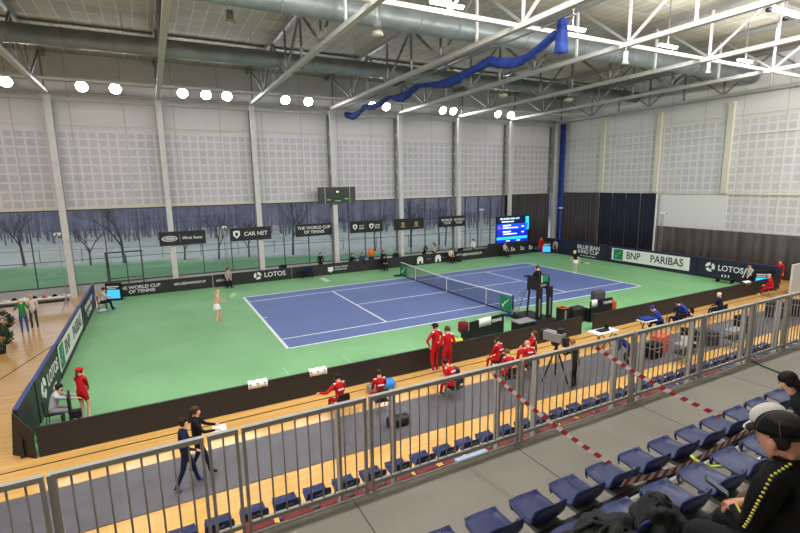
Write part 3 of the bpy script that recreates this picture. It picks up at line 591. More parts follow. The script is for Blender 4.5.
for x, l in ((-18.9, 'left of the view'), (-17.48, 'at the gap near the left corner'), (-15.1, 'left of the joint near the seated reds'), (-14.47, 'right of the joint near the seated reds'), (-13.03, 'with the first tape beside it'), (-12.42, 'right of the first tape knot'), (-10.9, 'left before the folding table'), (-10.3, 'right before the folding table'), (-9.08, 'left before the people in blue'), (-8.76, 'right before the people in blue'), (-7.55, 'left of the person in navy'), (-7.28, 'right of the person in navy'), (-6.36, 'third from the right edge'), (-6.05, 'second from the right edge'), (-5.0, 'at the right edge')):
    T = thing('railing_post', 'flat grey steel railing post ' + l, 'post', (x, -20.925, 3.6), group='flat posts carrying the railing')
    box('flat_bar', M_rail, T, (0, 0, .62), (.03, .085, 1.26)); MB().cyl((0, .043, .08), (0, .06, .08), .02, seg=8).build('bolt', M_silver, T)
def tape(pts, label, w=.062, seg=.13, tw=0.0):
    pts = [Vector(p) for p in pts]; mb = MB(); L = sum((b - a).length for a, b in zip(pts, pts[1:])); n = int(L / seg * 2) * 2
    def at(s):
        for a, b in zip(pts, pts[1:]):
            l = (b - a).length
            if s <= l + 1e-6: return a.lerp(b, s / l), (b - a).normalized()
            s -= l
        return pts[-1], (pts[-1] - pts[-2]).normalized()
    prev = None; fcs = []
    for i in range(n + 1):
        p, d = at(L * i / n); up = Vector((0, 0, 1)); up = (up - d * up.dot(d)).normalized(); up = Matrix.Rotation(tw * i / n * PI + .12, 3, d) @ up
        sag = -.05 * math.sin(i / n * PI); cur = [mb.bm.verts.new(p + up * w / 2 + d * seg * .15 + Vector((0, 0, sag))), mb.bm.verts.new(p - up * w / 2 - d * seg * .15 + Vector((0, 0, sag)))]
        if prev: f = mb.bm.faces.new((prev[0], prev[1], cur[1], cur[0])); f.material_index = (i // 2) % 2
        prev = cur
    tag(mb.build('barrier_tape', [M_tape_w, M_tape_r]), label, 'tape')
tape([(-13.14, -20.955, 4.78), (-13.13, -22.62, 4.52)], 'red and white striped tape from the railing to the lower left front row seats')
tape([(-11.38, -20.955, 4.8), (-11.38, -22.62, 4.52)], 'red and white striped tape from the railing to the upper right front row seats')
tape([(-13.15, -22.77, 4.42), (-12.4, -22.79, 4.36), (-11.4, -22.78, 4.4), (-10.5, -22.8, 4.42)], 'red and white striped tape stretched along the front row seat backs', w=.07)
tag(MB().tube([(-7.2, -20.9, 3.815), (-7.35, -21.05, 3.815), (-7.45, -21.25, 3.815), (-7.62, -21.85, 3.815), (-7.9, -22.6, 3.815)], .012).build('green_cable', mat('dark_green_cable', (24, 60, 44), .5)), 'dark green cable lying across the walkway at the right', 'cable')
# ================================================================ SEATS
def seat_proto(name, m, label, emblem=False):
    T = thing(name, label, 'seat')
    prof = [(.235, -.06, .12), (.235, -.02, .145), (.215, .006, .175), (.12, .0, .205), (-.05, -.012, .215), (-.15, .0, .215), (-.205, .05, .22), (-.235, .14, .22), (-.255, .22, .205), (-.262, .262, .17), (-.262, .275, .12)]
    rings = []
    for j, (y, z, hw) in enumerate(prof):
        r = []
        for i in range(13):
            u = -1 + i / 6; back = max(0, (j - 4) / 5)
            zz = z + (.035 * abs(u) ** 3) * (1 - min(1, back)) * (1 if j > 1 else 0) - (.03 * abs(u) ** 4 if j >= 9 else 0)
            yy = y + .06 * u * u * min(1, back) - (.07 * abs(u) ** 2.5 if j < 3 else 0)
            r.append((u * hw * .88, yy * .92, zz * .8 if zz > 0 else zz))
        rings.append(r)
    mb = MB().loft(rings, closed=False).thick(.014); mb.build('shell', m, T, True)
    MB().box((0, -.1, -.035), (.26, .2, .04)).box((0, -.225, -.04), (.3, .07, .05)).build('mounting_bracket', M_steeld, T)
    MB().ell((0, -.02, -.005), (.035, .035, .004)).build('drain_cap', m, T)
    if emblem: MB().ell((-.03, -.232, .14), (.035, .004, .012)).ell((.035, -.232, .15), (.03, .004, .018)).build('pale_mark', M_grey, T)
    return T
s0 = seat_proto('stadium_chair', M_blueseat, 'x')
def place(proto, first, label, loc, group, rz=0):
    if first: proto.location = loc; proto['label'] = label; r = proto; proto.rotation_euler = (0, 0, rz)
    else: r = dup(proto, label, loc, rz)
    r['group'] = group; return r
first = True
for k in range(-2, 15):
    d = 'blue plastic seat in the front row above the walkway, ' + ('beyond the bottom edge' if k == -2 else '%s from the left in view' % nth(k + 1))
    place(s0, first, d, (-14.33 + .48 * k, -22.44, 4.19), 'front row of blue seats above the walkway'); first = False
R2L = {-3: 'leftmost, cut by the bottom edge', -2: 'under the heaped black bag', -1: 'with the black jacket over its back', 0: 'just right of the black jacket', 1: 'directly in front of the man with the phone', 2: 'beside the yellow strap', 3: 'below the white cap', 4: 'hidden mostly behind the white cap', 5: 'used by the dark haired person'}
for k, d in R2L.items(): place(s0, False, 'blue plastic seat in the second row, ' + d, (-13.23 + .48 * k, -23.25, 4.58), 'second row of blue seats above the walkway')
place(s0, False, 'blue plastic seat in the third row under the man in the black cap', (-13.8, -24.1, 5.04), 'third row of blue seats'); place(s0, False, 'blue plastic seat in the third row under the person in the white cap', (-13.3, -24.1, 5.04), 'third row of blue seats')
s1 = seat_proto('lower_stadium_chair', M_blueseat, 'x', True)
for k in range(34): place(s1, k == 0, 'blue seat in the lower stand seen through the railing, %s from the left' % nth(k), (-17.1 + .47 * k, -18.76, 2.34), 'blue seats of the lower stand')
s2 = seat_proto('red_stadium_chair', M_redseat, 'x', True)
s3 = seat_proto('blue_stadium_chair', M_blueseat, 'x', True)
for k in range(34): place(s2 if k < 20 or k in (22, 23, 26) else s3, k == 0, ('dark red seat' if k < 20 or k in (22, 23, 26) else 'deep blue seat') + ' just below the walkway edge, %s from the left' % nth(k), (-17.2 + .47 * k, -19.95, 2.97), 'dark red seats of the lower stand')
for nm, y, z, l in (('seat_beam', -19.1, 2.34, 'steel beam under the lower blue seats'), ('seat_beam', -20.17, 2.98, 'steel beam under the dark red seats')):
    T = thing(nm, l, 'beam', (-9.5, y, 0)); box('beam', M_steeld, T, (0, 0, z - .088), (17, .06, .06))
    for i in range(8): box('support_leg', M_steeld, T, (-8 + i * 2.3, 0, (z + (1.5 if y > -19.5 else 2.0)) / 2), (.05, .05, z - (1.5 if y > -19.5 else 2.0)))
for nm, y, z, zf, l, xx in (('seat_beam', -22.68, 4.17, 3.8, 'dark beam under the front row of blue seats', -11.5), ('seat_beam', -23.5, 4.56, 4.2, 'dark beam under the second row of blue seats', -12.5), ('seat_beam', -24.33, 4.96, 4.6, 'dark beam under the third row of blue seats', -13.5)):
    T = thing(nm, l, 'beam', (xx, y, 0)); box('beam', M_black, T, (0, 0, z), (8.0, .05, .05))
    for i in range(6): box('support_leg', M_concl, T, (-3.7 + i * 1.48, 0, (z + zf) / 2), (.05, .06, z - zf))
box_o = MB().box((-13.1, -20.72, 3.3), (.5, .5, .3)).build('light_blue_box', mat('pale_blue_plastic', (170, 196, 226), .5)); tag(box_o, 'pale blue flat box below the walkway edge by the first tape', 'box')
#@@PART3@@
# ================================================================ PEOPLE
SK = (222, 172, 144)
PENDING = []
def cmat(c, r=.85): return mat('cloth_%d_%d_%d' % tuple(c), c, r, spec=.2)
def two_bone(a, t, l1, l2, pole):
    a, t = Vector(a), Vector(t); d = t - a; D = d.length
    if D > (l1 + l2) * .995: t = a + d.normalized() * (l1 + l2) * .995; d = t - a; D = d.length
    x = (l1 * l1 - l2 * l2 + D * D) / (2 * D); h = math.sqrt(max(0, l1 * l1 - x * x)); u = d.normalized(); pv = Vector(pole); pv = (pv - u * pv.dot(u)).normalized()
    return a + u * x + pv * h, t
def person(label, loc, rz, top, bot, group=None, cat='person', hip=None, lean=0, side=0, twist=0, LH=None, RH=None, LF=None, RF=None, head=(0, 0), sleeve=1.0, leg=1.0, skin=SK, hair=(70, 48, 34), hairstyle='short', cap=None, scale=1.0, sit=False, female=False, skirt=None, shoes=(230, 230, 230), mask=None, stripe=None, back=None, elbow=(0, -1, -.4), trim=None, subdiv=1, grip=.4, rot=None, fat=1.0):
    T = thing('person', label, cat, loc, rz, group)
    hy, hz = hip or ((0, .56) if sit else (0, .93)); P = Vector((0, hy, hz)); R = Euler((-math.radians(lean), math.radians(side), math.radians(twist)), 'XYZ').to_matrix()
    sh = .165 if female else .19
    chest = P + R @ Vector((0, 0, .30)); nb = P + R @ Vector((0, -.0, .51)); nk = P + R @ Vector((0, .01, .57))
    RHd = R @ Euler((-math.radians(head[0]), 0, math.radians(head[1])), 'XYZ').to_matrix(); hc = nk + RHd @ Vector((0, .02, .12)); jaw = nk + RHd @ Vector((0, .035, .045))
    LF = Vector(LF or ((-.13, .48, .07) if sit else (-.11, 0, .07))); RF = Vector(RF or ((.13, .48, .07) if sit else (.11, .03, .07)))
    LH = Vector(LH or ((-.14, .36, .64) if sit else (-.24, .08, .86))); RH = Vector(RH or ((.14, .36, .64) if sit else (.24, .08, .86)))
    V = []; Ed = []; segs = []
    def v(p, r, par=None, tagn=None):
        V.append((Vector(p), r)); i = len(V) - 1
        if par is not None: Ed.append((par, i)); segs.append((V[par][0], V[par][1], V[i][0], V[i][1], tagn))
        return i
    f = fat * (.93 if female else 1)
    p0 = v(P, .135 * f); w = v(P + R @ Vector((0, 0, .16)), .12 * f, p0, 'torso'); c = v(chest + R @ Vector((0, 0, .06)), .135 * f, w, 'torso'); n0 = v(nb, .075, c, 'torso'); n1 = v(nk, .055, n0, 'neck')
    j = v(jaw, .062, n1, 'head'); hd = v(hc, .092, j, 'head'); v(hc + RHd @ Vector((0, -.005, .06)), .075, hd, 'head'); v(jaw + RHd @ Vector((0, .085, .05)), .012, j, 'head')
    for s, H, F, nm in ((-1, LH, LF, 'L'), (1, RH, RF, 'R')):
        so = nb + R @ Vector((s * sh, 0, -.05)); el, hh = two_bone(so, H, .28, .25, R @ Vector((s * .35 + elbow[0] * s, elbow[1], elbow[2])))
        a = v(so, .062 * f, n0, 'torso'); b = v(el, .045 * f, a, 'uarm'); ws = v(hh, .028, b, 'farm'); d = (hh - el).normalized()
        pm = v(hh + d * .06, .034, ws, 'hand'); sidev = d.cross(Vector((0, 0, 1)))
        sidev = sidev.normalized() if sidev.length > .1 else Vector((1, 0, 0)); dn = sidev.cross(d).normalized() * -1
        for q in range(4):
            o = (q - 1.5) * .019; L = (.032, .038, .036, .028)[q]; k1 = v(hh + d * .10 + sidev * o, .0085, pm, 'hand'); d2 = (d * (1 - grip) + dn * grip).normalized(); k2 = v(V[k1][0] + d2 * L, .008, k1, 'hand'); v(V[k2][0] + (d2 * .5 + dn * grip * 1.4 + d * (1 - grip) * .5).normalized() * L * .8, .007, k2, 'hand')
        tb = v(hh + d * .05 + sidev * s * -.035, .011, pm, 'hand'); v(V[tb][0] + (d * .7 + sidev * s * -.35).normalized() * .035, .009, tb, 'hand')
        ho = P + R @ Vector((s * .09, 0, -.03)); kn, an = two_bone(ho, F, .43, .42, Vector((s * .12, 1, .1)))
        a = v(ho, .095 * f, p0, 'torso2'); b = v(kn, .058 * f, a, 'thigh'); e = v(an, .038, b, 'calf'); fd = Vector((s * .12, 1, 0)).normalized()
        hl = v(an + Vector((0, -.03, -.035)), .032, e, 'foot'); v(an + fd * .15 + Vector((0, 0, -.045)), .026, e, 'foot')
    me = bpy.data.meshes.new('body'); me.from_pydata([tuple(a) for a, r in V], Ed, []); o = bpy.data.objects.new('body', me); C.objects.link(o)
    m = o.modifiers.new('skin', 'SKIN'); m.use_smooth_shade = True; sv = me.skin_vertices[0].data
    for i, (a, r) in enumerate(V): sv[i].radius = (r * 1.08, r * 1.08); sv[i].use_root = (i == 0)
    if subdiv: ms = o.modifiers.new('sub', 'SUBSURF'); ms.levels = subdiv; ms.render_levels = subdiv
    PENDING.append((o, T, segs, dict(top=top, bot=bot, skin=skin, sleeve=sleeve, leg=leg, shoes=shoes)))
    # hair and head wear
    M4 = Matrix.Translation(hc) @ RHd.to_4x4(); HM = cmat(hair, .7)
    hb = MB(); hb.ell((0, -.02, .045), (.094, .105, .085 if not cap else .07), 16, 12)
    for q in (-1, 1): hb.ell((q * .078, -.03, -.005), (.022, .05, .055), 8, 6)
    if hairstyle == 'long': hb.ell((0, -.075, -.06), (.085, .05, .15), 12, 10)
    if hairstyle == 'pony': hb.ell((0, -.125, .03), (.03, .03, .03), 8, 6); hb.ell((0, -.15, -.08), (.032, .03, .12), 10, 8)
    if hairstyle == 'bun': hb.ell((0, -.12, .07), (.045, .045, .045), 10, 8)
    bmesh.ops.transform(hb.bm, matrix=M4, verts=hb.bm.verts[:]); hb.build('hair', HM, T, True)
    ey = MB()
    for q in (-1, 1): ey.ell((q * .032, .083, .012), (.012, .008, .008), 8, 6)
    ey.box((0, .09, -.062), (.045, .008, .009)); bmesh.ops.transform(ey.bm, matrix=M4, verts=ey.bm.verts[:]); ey.build('facial_features', cmat((60, 36, 30)), T)
    if cap:
        cb = MB(); rg = []
        for k in range(7):
            a = k / 6 * PI / 2; rg.append([(.110 * math.cos(a) ** .8 * math.cos(t / 16 * 2 * PI), -.016 + .124 * math.cos(a) ** .8 * math.sin(t / 16 * 2 * PI), .03 + .095 * math.sin(a)) for t in range(16)] if k < 6 else [(.004 * math.cos(t / 16 * 2 * PI), -.012 + .004 * math.sin(t / 16 * 2 * PI), .125) for t in range(16)])
        cb.loft(rg); cb.loft([[(.075 * math.cos(a / 8 * PI) , .075 + ext * (.6 + .4 * math.sin(a / 8 * PI)), .04 - .02 * ext / .09) for a in range(9)] for ext in (0, .05, .095)], closed=False); bmesh.ops.transform(cb.bm, matrix=M4, verts=cb.bm.verts[:]); cb.build('cap', cmat(cap), T, True)
    if mask:
        mb = MB().ell((0, .055, -.055), (.06, .05, .045), 12, 8); bmesh.ops.transform(mb.bm, matrix=M4, verts=mb.bm.verts[:]); mb.build('face_mask', cmat(mask), T, True)
    if skirt:
        top_ = P + Vector((0, 0, .08)); rg = []
        for k in range(4):
            r = .15 + .035 * k; rg.append([(top_.x + r * math.cos(t / 20 * 2 * PI) * (1 + .06 * math.sin(t * 1.9)), top_.y + r * .85 * math.sin(t / 20 * 2 * PI) * (1 + .06 * math.sin(t * 1.9)), top_.z - .1 * k) for t in range(20)])
        MB().loft(rg, caps=False).thick(.008).build('skirt', cmat(skirt), T, True)
    if stripe:
        sb = MB()
        for s in (-1, 1):
            so = nb + R @ Vector((s * sh * .75, -.03, .03)); sb.ell(so, (.06, .03, .025), 8, 6)
        sb.build('shoulder_stripe', cmat(stripe), T, True)
    if back: MB().box(chest + R @ Vector((0, -.155, .06)), (.2, .012, .045), R).build('back_print', cmat(back), T)
    if scale != 1: T.scale = (scale,) * 3
    return T
def finish_people():
    bpy.context.view_layer.update(); dg = bpy.context.evaluated_depsgraph_get(); res = []
    for o, T, segs, k in PENDING: res.append(bpy.data.meshes.new_from_object(o.evaluated_get(dg)))
    for (o, T, segs, k), me in zip(PENDING, res):
        me.materials.clear(); 
        for c in (k['skin'], k['top'], k['bot'], k['shoes']): me.materials.append(cmat(c, .75))
        for p in me.polygons:
            c = p.center; best = 1e9; bt = None; bq = 0
            for a, ra, b, rb, tg in segs:
                d = b - a; q = max(0, min(1, (c - a).dot(d) / max(1e-9, d.length_squared))); e = (c - (a + d * q)).length - (ra + (rb - ra) * q) * .9
                if e < best: best, bt, bq = e, tg, q
            mi = 0
            if bt == 'torso': mi = 1
            elif bt == 'torso2': mi = 2
            elif bt in ('uarm', 'farm'): t = bq * .5 + (.5 if bt == 'farm' else 0); mi = 1 if t < k['sleeve'] else 0
            elif bt in ('thigh', 'calf'): t = bq * .5 + (.5 if bt == 'calf' else 0); mi = 2 if t < k['leg'] else 0
            elif bt == 'foot': mi = 3
            p.material_index = mi; p.use_smooth = True
        nm = o.name; bpy.data.objects.remove(o); n = bpy.data.objects.new('body', me); C.objects.link(n); n.parent = T
RED, WHT, NAV, BLK, GRY = (184, 26, 34), (228, 228, 226), (26, 34, 64), (26, 26, 28), (150, 148, 148)
def chair(name, label, loc, rz, ms, mf, group=None, h=.45, backh=.42, w=.44):
    T = thing(name, label, 'chair', loc, rz, group)
    MB().box((0, 0, h), (w, .42, .035), None, .01).build('seat', ms, T); MB().box((0, -.21, h + backh * .65), (w, .03, backh * .6), None, .01).build('backrest', ms, T)
    for sx in (-1, 1):
        for sy in (-1, 1): MB().cyl((sx * (w / 2 - .02), sy * .2, .0), (sx * (w / 2 - .02), sy * .17, h), .011, seg=8).build('leg', mf, T)
        MB().cyl((sx * (w / 2 - .02), -.19, h), (sx * (w / 2 - .02), -.225, h + backh), .011, seg=8).build('back_upright', mf, T)
    return T
def judge_chair(label, loc, rz):
    T = chair('line_judge_chair', label, loc, rz, M_black, M_black, 'black line judge chairs', .46, .45); box('base_frame', M_silver, T, (0, .0, .03), (.6, .5, .03)); box('front_panel', M_black, T, (0, .2, .25), (.44, .02, .3)); return T
GL = .019
# players
person('tennis player in pink top and white skirt at the left baseline, holding racket', (-14.04, .54, .016), -PI / 2 - .2, (226, 176, 160), (205, 160, 140), female=True, LH=(-.1, .42, 1.12), RH=(.12, .4, 1.08), sleeve=0, leg=0, hair=(214, 180, 120), hairstyle='pony', skirt=WHT, shoes=(214, 130, 120), hip=(0, .9), lean=8, LF=(-.14, .1, .07), RF=(.16, -.1, .07), scale=1.02)
person('tennis player in black top and white skirt beyond the right baseline, back turned', (12.24, .43, .016), PI / 2 + .15, BLK, (205, 160, 140), female=True, RH=(.2, .35, .98), LH=(-.5, .15, .85), sleeve=.3, leg=0, hair=(196, 170, 110), hairstyle='bun', skirt=WHT, shoes=WHT, hip=(0, .9), lean=12, cap=(215, 220, 160), LF=(-.16, .1, .07), RF=(.16, -.1, .07))
def racket(label, loc, rot):
    T = thing('tennis_racket', label, 'racket', loc); T.rotation_euler = rot
    MB().cyl((0, 0, 0), (0, .22, 0), .016, seg=10).build('grip', M_black, T, True)
    f = MB(); pts = [(.12 * math.sin(a / 20 * 2 * PI), .5 - .165 * math.cos(a / 20 * 2 * PI), 0) for a in range(21)]; f.tube(pts, .012, 6); f.cyl((0, .22, 0), (.03, .34, 0), .009, seg=6); f.cyl((0, .22, 0), (-.03, .34, 0), .009, seg=6); f.build('frame', M_yel, T, True)
    st = MB()
    for k in range(-5, 6):
        w_ = .16 * math.sqrt(max(0, 1 - (k / 6) ** 2)); st.cyl((k * .019, .5 - w_, 0), (k * .019, .5 + w_, 0), .0015, seg=4); w2 = .115 * math.sqrt(max(0, 1 - (k / 6) ** 2)); st.cyl((-w2, .5 + k * .026, 0), (w2, .5 + k * .026, 0), .0015, seg=4)
    st.build('strings', M_white, T); return T
racket('racket in the hands of the player in pink', (-13.58, .5, 1.1), (.5, .2, -1.1)); racket('racket in the hand of the player in black', (12.15, -.12, .86), (-.1, .2, -2.5))
# ball kids and judges on the left
person('ball girl in red shirt and red cap standing inside the near left corner', (-19.0, -8.65, .016), -.5, RED, RED, female=True, sleeve=.95, leg=.3, hair=(60, 40, 32), hairstyle='pony', cap=RED, RH=(.02, .3, .95), LH=(-.1, .3, .95), LF=(-.1, 0, .07), RF=(.1, .02, .07), scale=.97)
tag(MB().ell((0, 0, 0), (.06, .05, .045)).ell((.09, .03, -.01), (.04, .04, .035)).build('yellow_towel', M_yel, None, True, (-19.15, -8.3, .93)), 'bright yellow cloth held by the ball girl in red', 'cloth')
judge_chair('black line judge chair under the man in grey by the left barrier', (-19.72, -8.75, GL), -PI / 2)
person('seated line judge in pale grey shirt and dark mask by the left barrier', (-19.72, -8.72, .03), -PI / 2, (186, 184, 190), (150, 150, 156), sit=True, lean=18, LH=(-.12, .6, .82), RH=(.12, .62, .8), sleeve=.95, hair=(34, 30, 30), mask=BLK, shoes=BLK, hip=(-.05, .54))
T = thing('black_side_board', 'black upright board standing before the seated man in grey', 'board', (-19.25, -9.25, GL), .1); box('board_face', M_black, T, (0, 0, .62), (.06, .62, 1.05)); box('foot_bar', M_black, T, (0, 0, .05), (.4, .08, .1)); MB().box((-.034, 0, .75), (.006, .3, .2)).build('pale_print', M_grey, T); box('side_box', M_black, T, (.15, -.12, .55), (.25, .22, .2))
T = thing('ball_basket', 'small heap of green plastic bottles in a low basket by the left barrier', 'basket', (-19.85, -9.55, GL)); MB().cyl((0, 0, 0), (0, 0, .25), .18, .22, 16).build('basket', mat('green_plastic', (44, 120, 70), .5), T, True)
for i in range(4): MB().cyl((.08 * math.cos(i * 1.6), .08 * math.sin(i * 1.6), .2), (.1 * math.cos(i * 1.6), .1 * math.sin(i * 1.6), .36), .035, seg=10).build('bottle', mat('clear_green', (110, 180, 130), .3), T, True)
judge_chair('black line judge chair at the far end of the left barrier', (-19.65, 6.5, GL), -PI / 2)
person('seated line judge in pale shirt at the far left corner beside the blue clock screen', (-19.65, 6.52, .03), -PI / 2, (196, 190, 190), BLK, sit=True, sleeve=.9, hair=(50, 40, 36), shoes=BLK, LH=(-.12, .5, .72), RH=(.12, .5, .72), lean=10)
def clock(label, loc, rz):
    T = thing('serve_clock', label, 'clock', loc, rz); box('housing', M_black, T, (0, 0, .56), (.9, .2, 1.12)); box('screen', M_cyan, T, (0, -.105, .4), (.74, .02, .56)); box('print_line', M_white, T, (0, -.106, .88), (.7, .01, .07)); box('print_line', M_white, T, (-.08, -.106, .76), (.5, .01, .05)); box('foot', M_black, T, (0, 0, .02), (.95, .4, .04)); return T
clock('black serve clock with cyan screen at the far left corner', (-19.2, 9.25, GL), -.3); clock('black serve clock with cyan screen at the right far corner of the hall', (17.6, 8.9, GL), -.55); clock('black serve clock with cyan screen by the near right corner', (17.75, -9.75, GL), -.75)
def seated(label, x, y, rz, top, bot, **k):
    judge_chair('black line judge chair under the ' + k.pop('short'), (x, y, GL), rz); k.setdefault('hair', (50, 40, 34)); return person(label, (x, y + .0, .03), rz, top, bot, sit=True, shoes=BLK, **k)
seated('seated line judge in grey top in front of the far barrier, beside the lattice mast', -12.25, 9.35, PI, (176, 160, 158), BLK, short='judge in front of the lattice mast')
T = thing('equipment_bench', 'low black bench with navy bags by the round emblem barrier board', 'bench', (-6.55, 9.3, GL)); box('bench_top', M_black, T, (0, 0, .4), (1.0, .4, .05)); 
for x in (-.4, .4): box('leg', M_black, T, (x, 0, .19), (.05, .3, .38))
box('base_strip', M_silver, T, (0, -.1, .03), (1.1, .2, .04)); tag(MB().ell((0, 0, 0), (.42, .2, .22)).ell((.2, 0, .14), (.2, .15, .15)).build('navy_bag', cmat(NAV), None, True, (-6.6, 9.3, .64)), 'navy sports bag on the low bench by the round emblem board', 'bag')
person('person in black jacket standing behind the far barrier near the fourth column', (-5.0, 10.7, 0), PI, BLK, BLK, hair=(70, 50, 44), sleeve=.95)
seated('seated person in black in front of the far barrier left of the net', -.1, 9.3, PI, BLK, BLK, short='person in black left of the far net post', lean=25)
T = thing('orange_mascot_cushion', 'orange soft cushion propped above the far barrier near the dark mullion', 'cushion', (-.45, 10.9, 0)); MB().ell((0, 0, 1.3), (.3, .18, .34)).ell((-.12, 0, 1.6), (.1, .08, .1)).ell((.14, 0, 1.58), (.1, .08, .1)).build('cushion', M_orange, T, True); box('stand', M_black, T, (0, 0, .48), (.4, .3, .96))
for x, c, l, rzz in ((-2.2, NAV, 'navy jacket left of the orange cushion', .3), (-1.3, (60, 70, 110), 'slate blue top just left of the orange cushion', -.2), (.7, BLK, 'black top right of the orange cushion', .2), (1.9, (50, 60, 56), 'dark green top beside the fifth column', 0)):
    chair('folding_chair', 'folding chair under the person in ' + l, (x, 10.9, 0), PI + rzz, M_black, M_silver); person('seated person behind the far barrier in ' + l, (x, 10.9, .0), PI + rzz, c, BLK, sit=True, hip=(0, .6), shoes=BLK)
tag(MB().box((1.3, 11.0, .72), (.7, .4, .04)).box((1.05, 11, .35), (.05, .4, .7)).box((1.55, 11, .35), (.05, .4, .7)).build('white_table', M_white), 'white narrow table behind the far barrier right of the orange cushion', 'table')
person('photographer in dark top crouching behind the far barrier, right of the net post', (4.7, 10.8, 0), PI, (40, 34, 36), BLK, hip=(0, .85), lean=30, RH=(.1, .4, 1.3), LH=(-.1, .4, 1.25), hair=(60, 44, 40), LF=(-.15, 0, .07), RF=(.15, .2, .07))
person('photographer in pale top standing behind the far barrier aiming a camera', (5.75, 10.8, 0), PI + .3, (190, 190, 186), BLK, RH=(.08, .3, 1.5), LH=(-.08, .32, 1.48), hair=(36, 32, 30), sleeve=.6)
for x, y, z, l in ((4.7, 10.3, 1.32, 'black camera held by the crouching photographer'), (5.65, 10.44, 1.52, 'black camera held by the standing photographer in pale top')):
    T = thing('photo_camera', l, 'camera', (x, y, z)); box('camera_body', M_black, T, (0, .02, .02), (.15, .08, .11)); MB().cyl((0, -.02, .02), (0, -.2, .02), .045, seg=14).build('lens', M_black, T, True)
seated('seated line judge in white shirt before the far barrier, next to a low black monitor', 6.5, 9.3, PI, (214, 210, 200), BLK, short='judge in white shirt beside the monitor', lean=15, sleeve=.6)
T = thing('courtside_monitor', 'low black monitor on the floor beside the judge in white shirt', 'monitor', (7.5, 9.4, GL)); box('screen', M_black, T, (0, 0, .35), (.6, .08, .4)); box('stand', M_black, T, (0, 0, .08), (.4, .3, .16))
person('person in white shirt standing behind the far barrier left of the score screen', (10.2, 10.9, 0), PI, WHT, NAV, hair=(40, 36, 34), hip=(0, .93), sleeve=.6)
for x, l in ((8.35, 'behind the far barrier at the seventh column'), (-8.1, 'behind the round emblem board'), (1.6, 'behind the plain black barrier')):
    T = thing('navy_padded_chair', 'navy padded chair back showing ' + l, 'chair', (x, 10.6, 0)); MB().box((0, .05, .45), (.6, .5, .12), None, .03).build('seat', cmat(NAV), T); MB().box((0, -.2, .85), (.6, .12, .45), None, .04).build('backrest', cmat(NAV), T)
    for sx in (-.25, .25): box('leg', M_black, T, (sx, .05, .2), (.04, .4, .4))
seated('seated line judge in grey top before the black board under the score screen', 12.7, 9.35, PI, (176, 172, 168), BLK, short='judge under the score screen')
person('ball boy in red standing in the right far corner', (17.0, 9.0, .016), PI - .7, RED, RED, hair=(60, 40, 34), scale=.95)
person('line judge in grey top bending beside the ball boy in the right far corner', (17.6, 7.6, .016), PI / 2 + .4, (178, 160, 158), (60, 50, 60), hip=(0, .8), lean=35, RH=(.15, .35, .7), LH=(-.15, .35, .7), hair=(80, 60, 50))
seated('seated line judge in grey jacket by the round emblem board on the right side', 17.75, -9.0, PI / 2, (166, 166, 164), BLK, short='judge by the right emblem board', scale=1.05)
T = thing('low_bench', 'low dark bench with white bottles on the green floor near the right emblem board', 'bench', (17.5, -7.7, GL)); box('bench_top', M_black, T, (0, 0, .3), (.5, 1.1, .05)); 
for yy in (-.45, .45): box('leg', M_black, T, (0, yy, .14), (.4, .05, .28))
for k in range(3): MB().cyl((0, -.2 + .2 * k, .33), (0, -.2 + .2 * k, .52), .035, seg=10).build('bottle', M_white, T, True)
person('ball kid in red standing outside the near right corner', (19.3, -10.0, 0), PI / 2, RED, RED, hair=(90, 60, 44), scale=1.0)
chair('folding_chair', 'folding chair under the red clad person near the right corner', (15.7, -11.3, 0), .4, M_black, M_silver); person('person in red sitting by the near right corner of the barrier', (15.7, -11.25, .02), .4, RED, RED, sit=True, hair=(200, 170, 140), lean=15)
person('person in red and white beyond the right corner above the grey board', (20.2, -10.9, 0), PI / 2, (196, 60, 56), RED, hair=(200, 190, 180), scale=1.05)
tag(MB().box((17.7, -11.7, .95), (1.8, .12, 1.9)).box((17.7, -11.7, .02), (1.8, .5, .04)).build('grey_screen_wall', mat('light_grey_board', (196, 196, 196), .6)), 'light grey free standing board behind the railing at the right edge', 'board')
# red team bench side, near barrier
def fold(x, y, rz, l): return chair('folding_chair', l, (x, y, 0), rz, M_black, M_silver, 'folding chairs of the red team')
def redsit(l, short, x, y, rz, **k):
    fold(x, y, rz, 'black folding chair under the ' + short); k.setdefault('hair', (60, 44, 34)); return person(l, (x, y, .02), rz, RED, RED, sit=True, stripe=(225, 215, 215), back=(230, 225, 225), hip=(.0, .57), **k)
redsit('person in red jacket seated leftmost in front of the near barrier, arm stretched left', 'leftmost seated red jacket', -12.05, -12.45, .15, LH=(-.55, .25, .85), lean=8, hair=(40, 32, 28))
redsit('person in red jacket seated second, left of the light blue ball', 'second seated red jacket', -10.85, -12.75, -.1, lean=5)
redsit('person in red hunched on a chair beside the black bag', 'hunched red jacket beside the black bag', -8.35, -13.15, .3, lean=30, hair=(60, 36, 30))
redsit('person in red with dark hair seated below the fridge, back turned', 'red jacket below the fridge', -5.7, -12.2, .2, lean=8)
redsit('person in red with reddish brown hair seated just in front of another red jacket', 'front red jacket with brown hair', -6.25, -13.4, -.2, lean=15, hair=(120, 80, 50))
redsit('person in red leaning back with legs out, left of the television camera', 'red jacket left of the television camera', -4.1, -12.1, .9, lean=-12, LH=(-.3, .3, .75), hair=(90, 66, 50))
redsit('person in red leaning forward beside the television camera', 'red jacket beside the television camera', -5.0, -13.1, -.3, lean=28, hair=(200, 170, 140))
person('person in red tracksuit and dark cap standing with hands on hips at the near barrier', (-7.65, -10.88, 0), .25, RED, RED, hair=(40, 34, 30), cap=(30, 34, 50), stripe=WHT, scale=1.1, LH=(-.25, .05, .98), RH=(.25, .05, .98), elbow=(1.6, 0, 0))
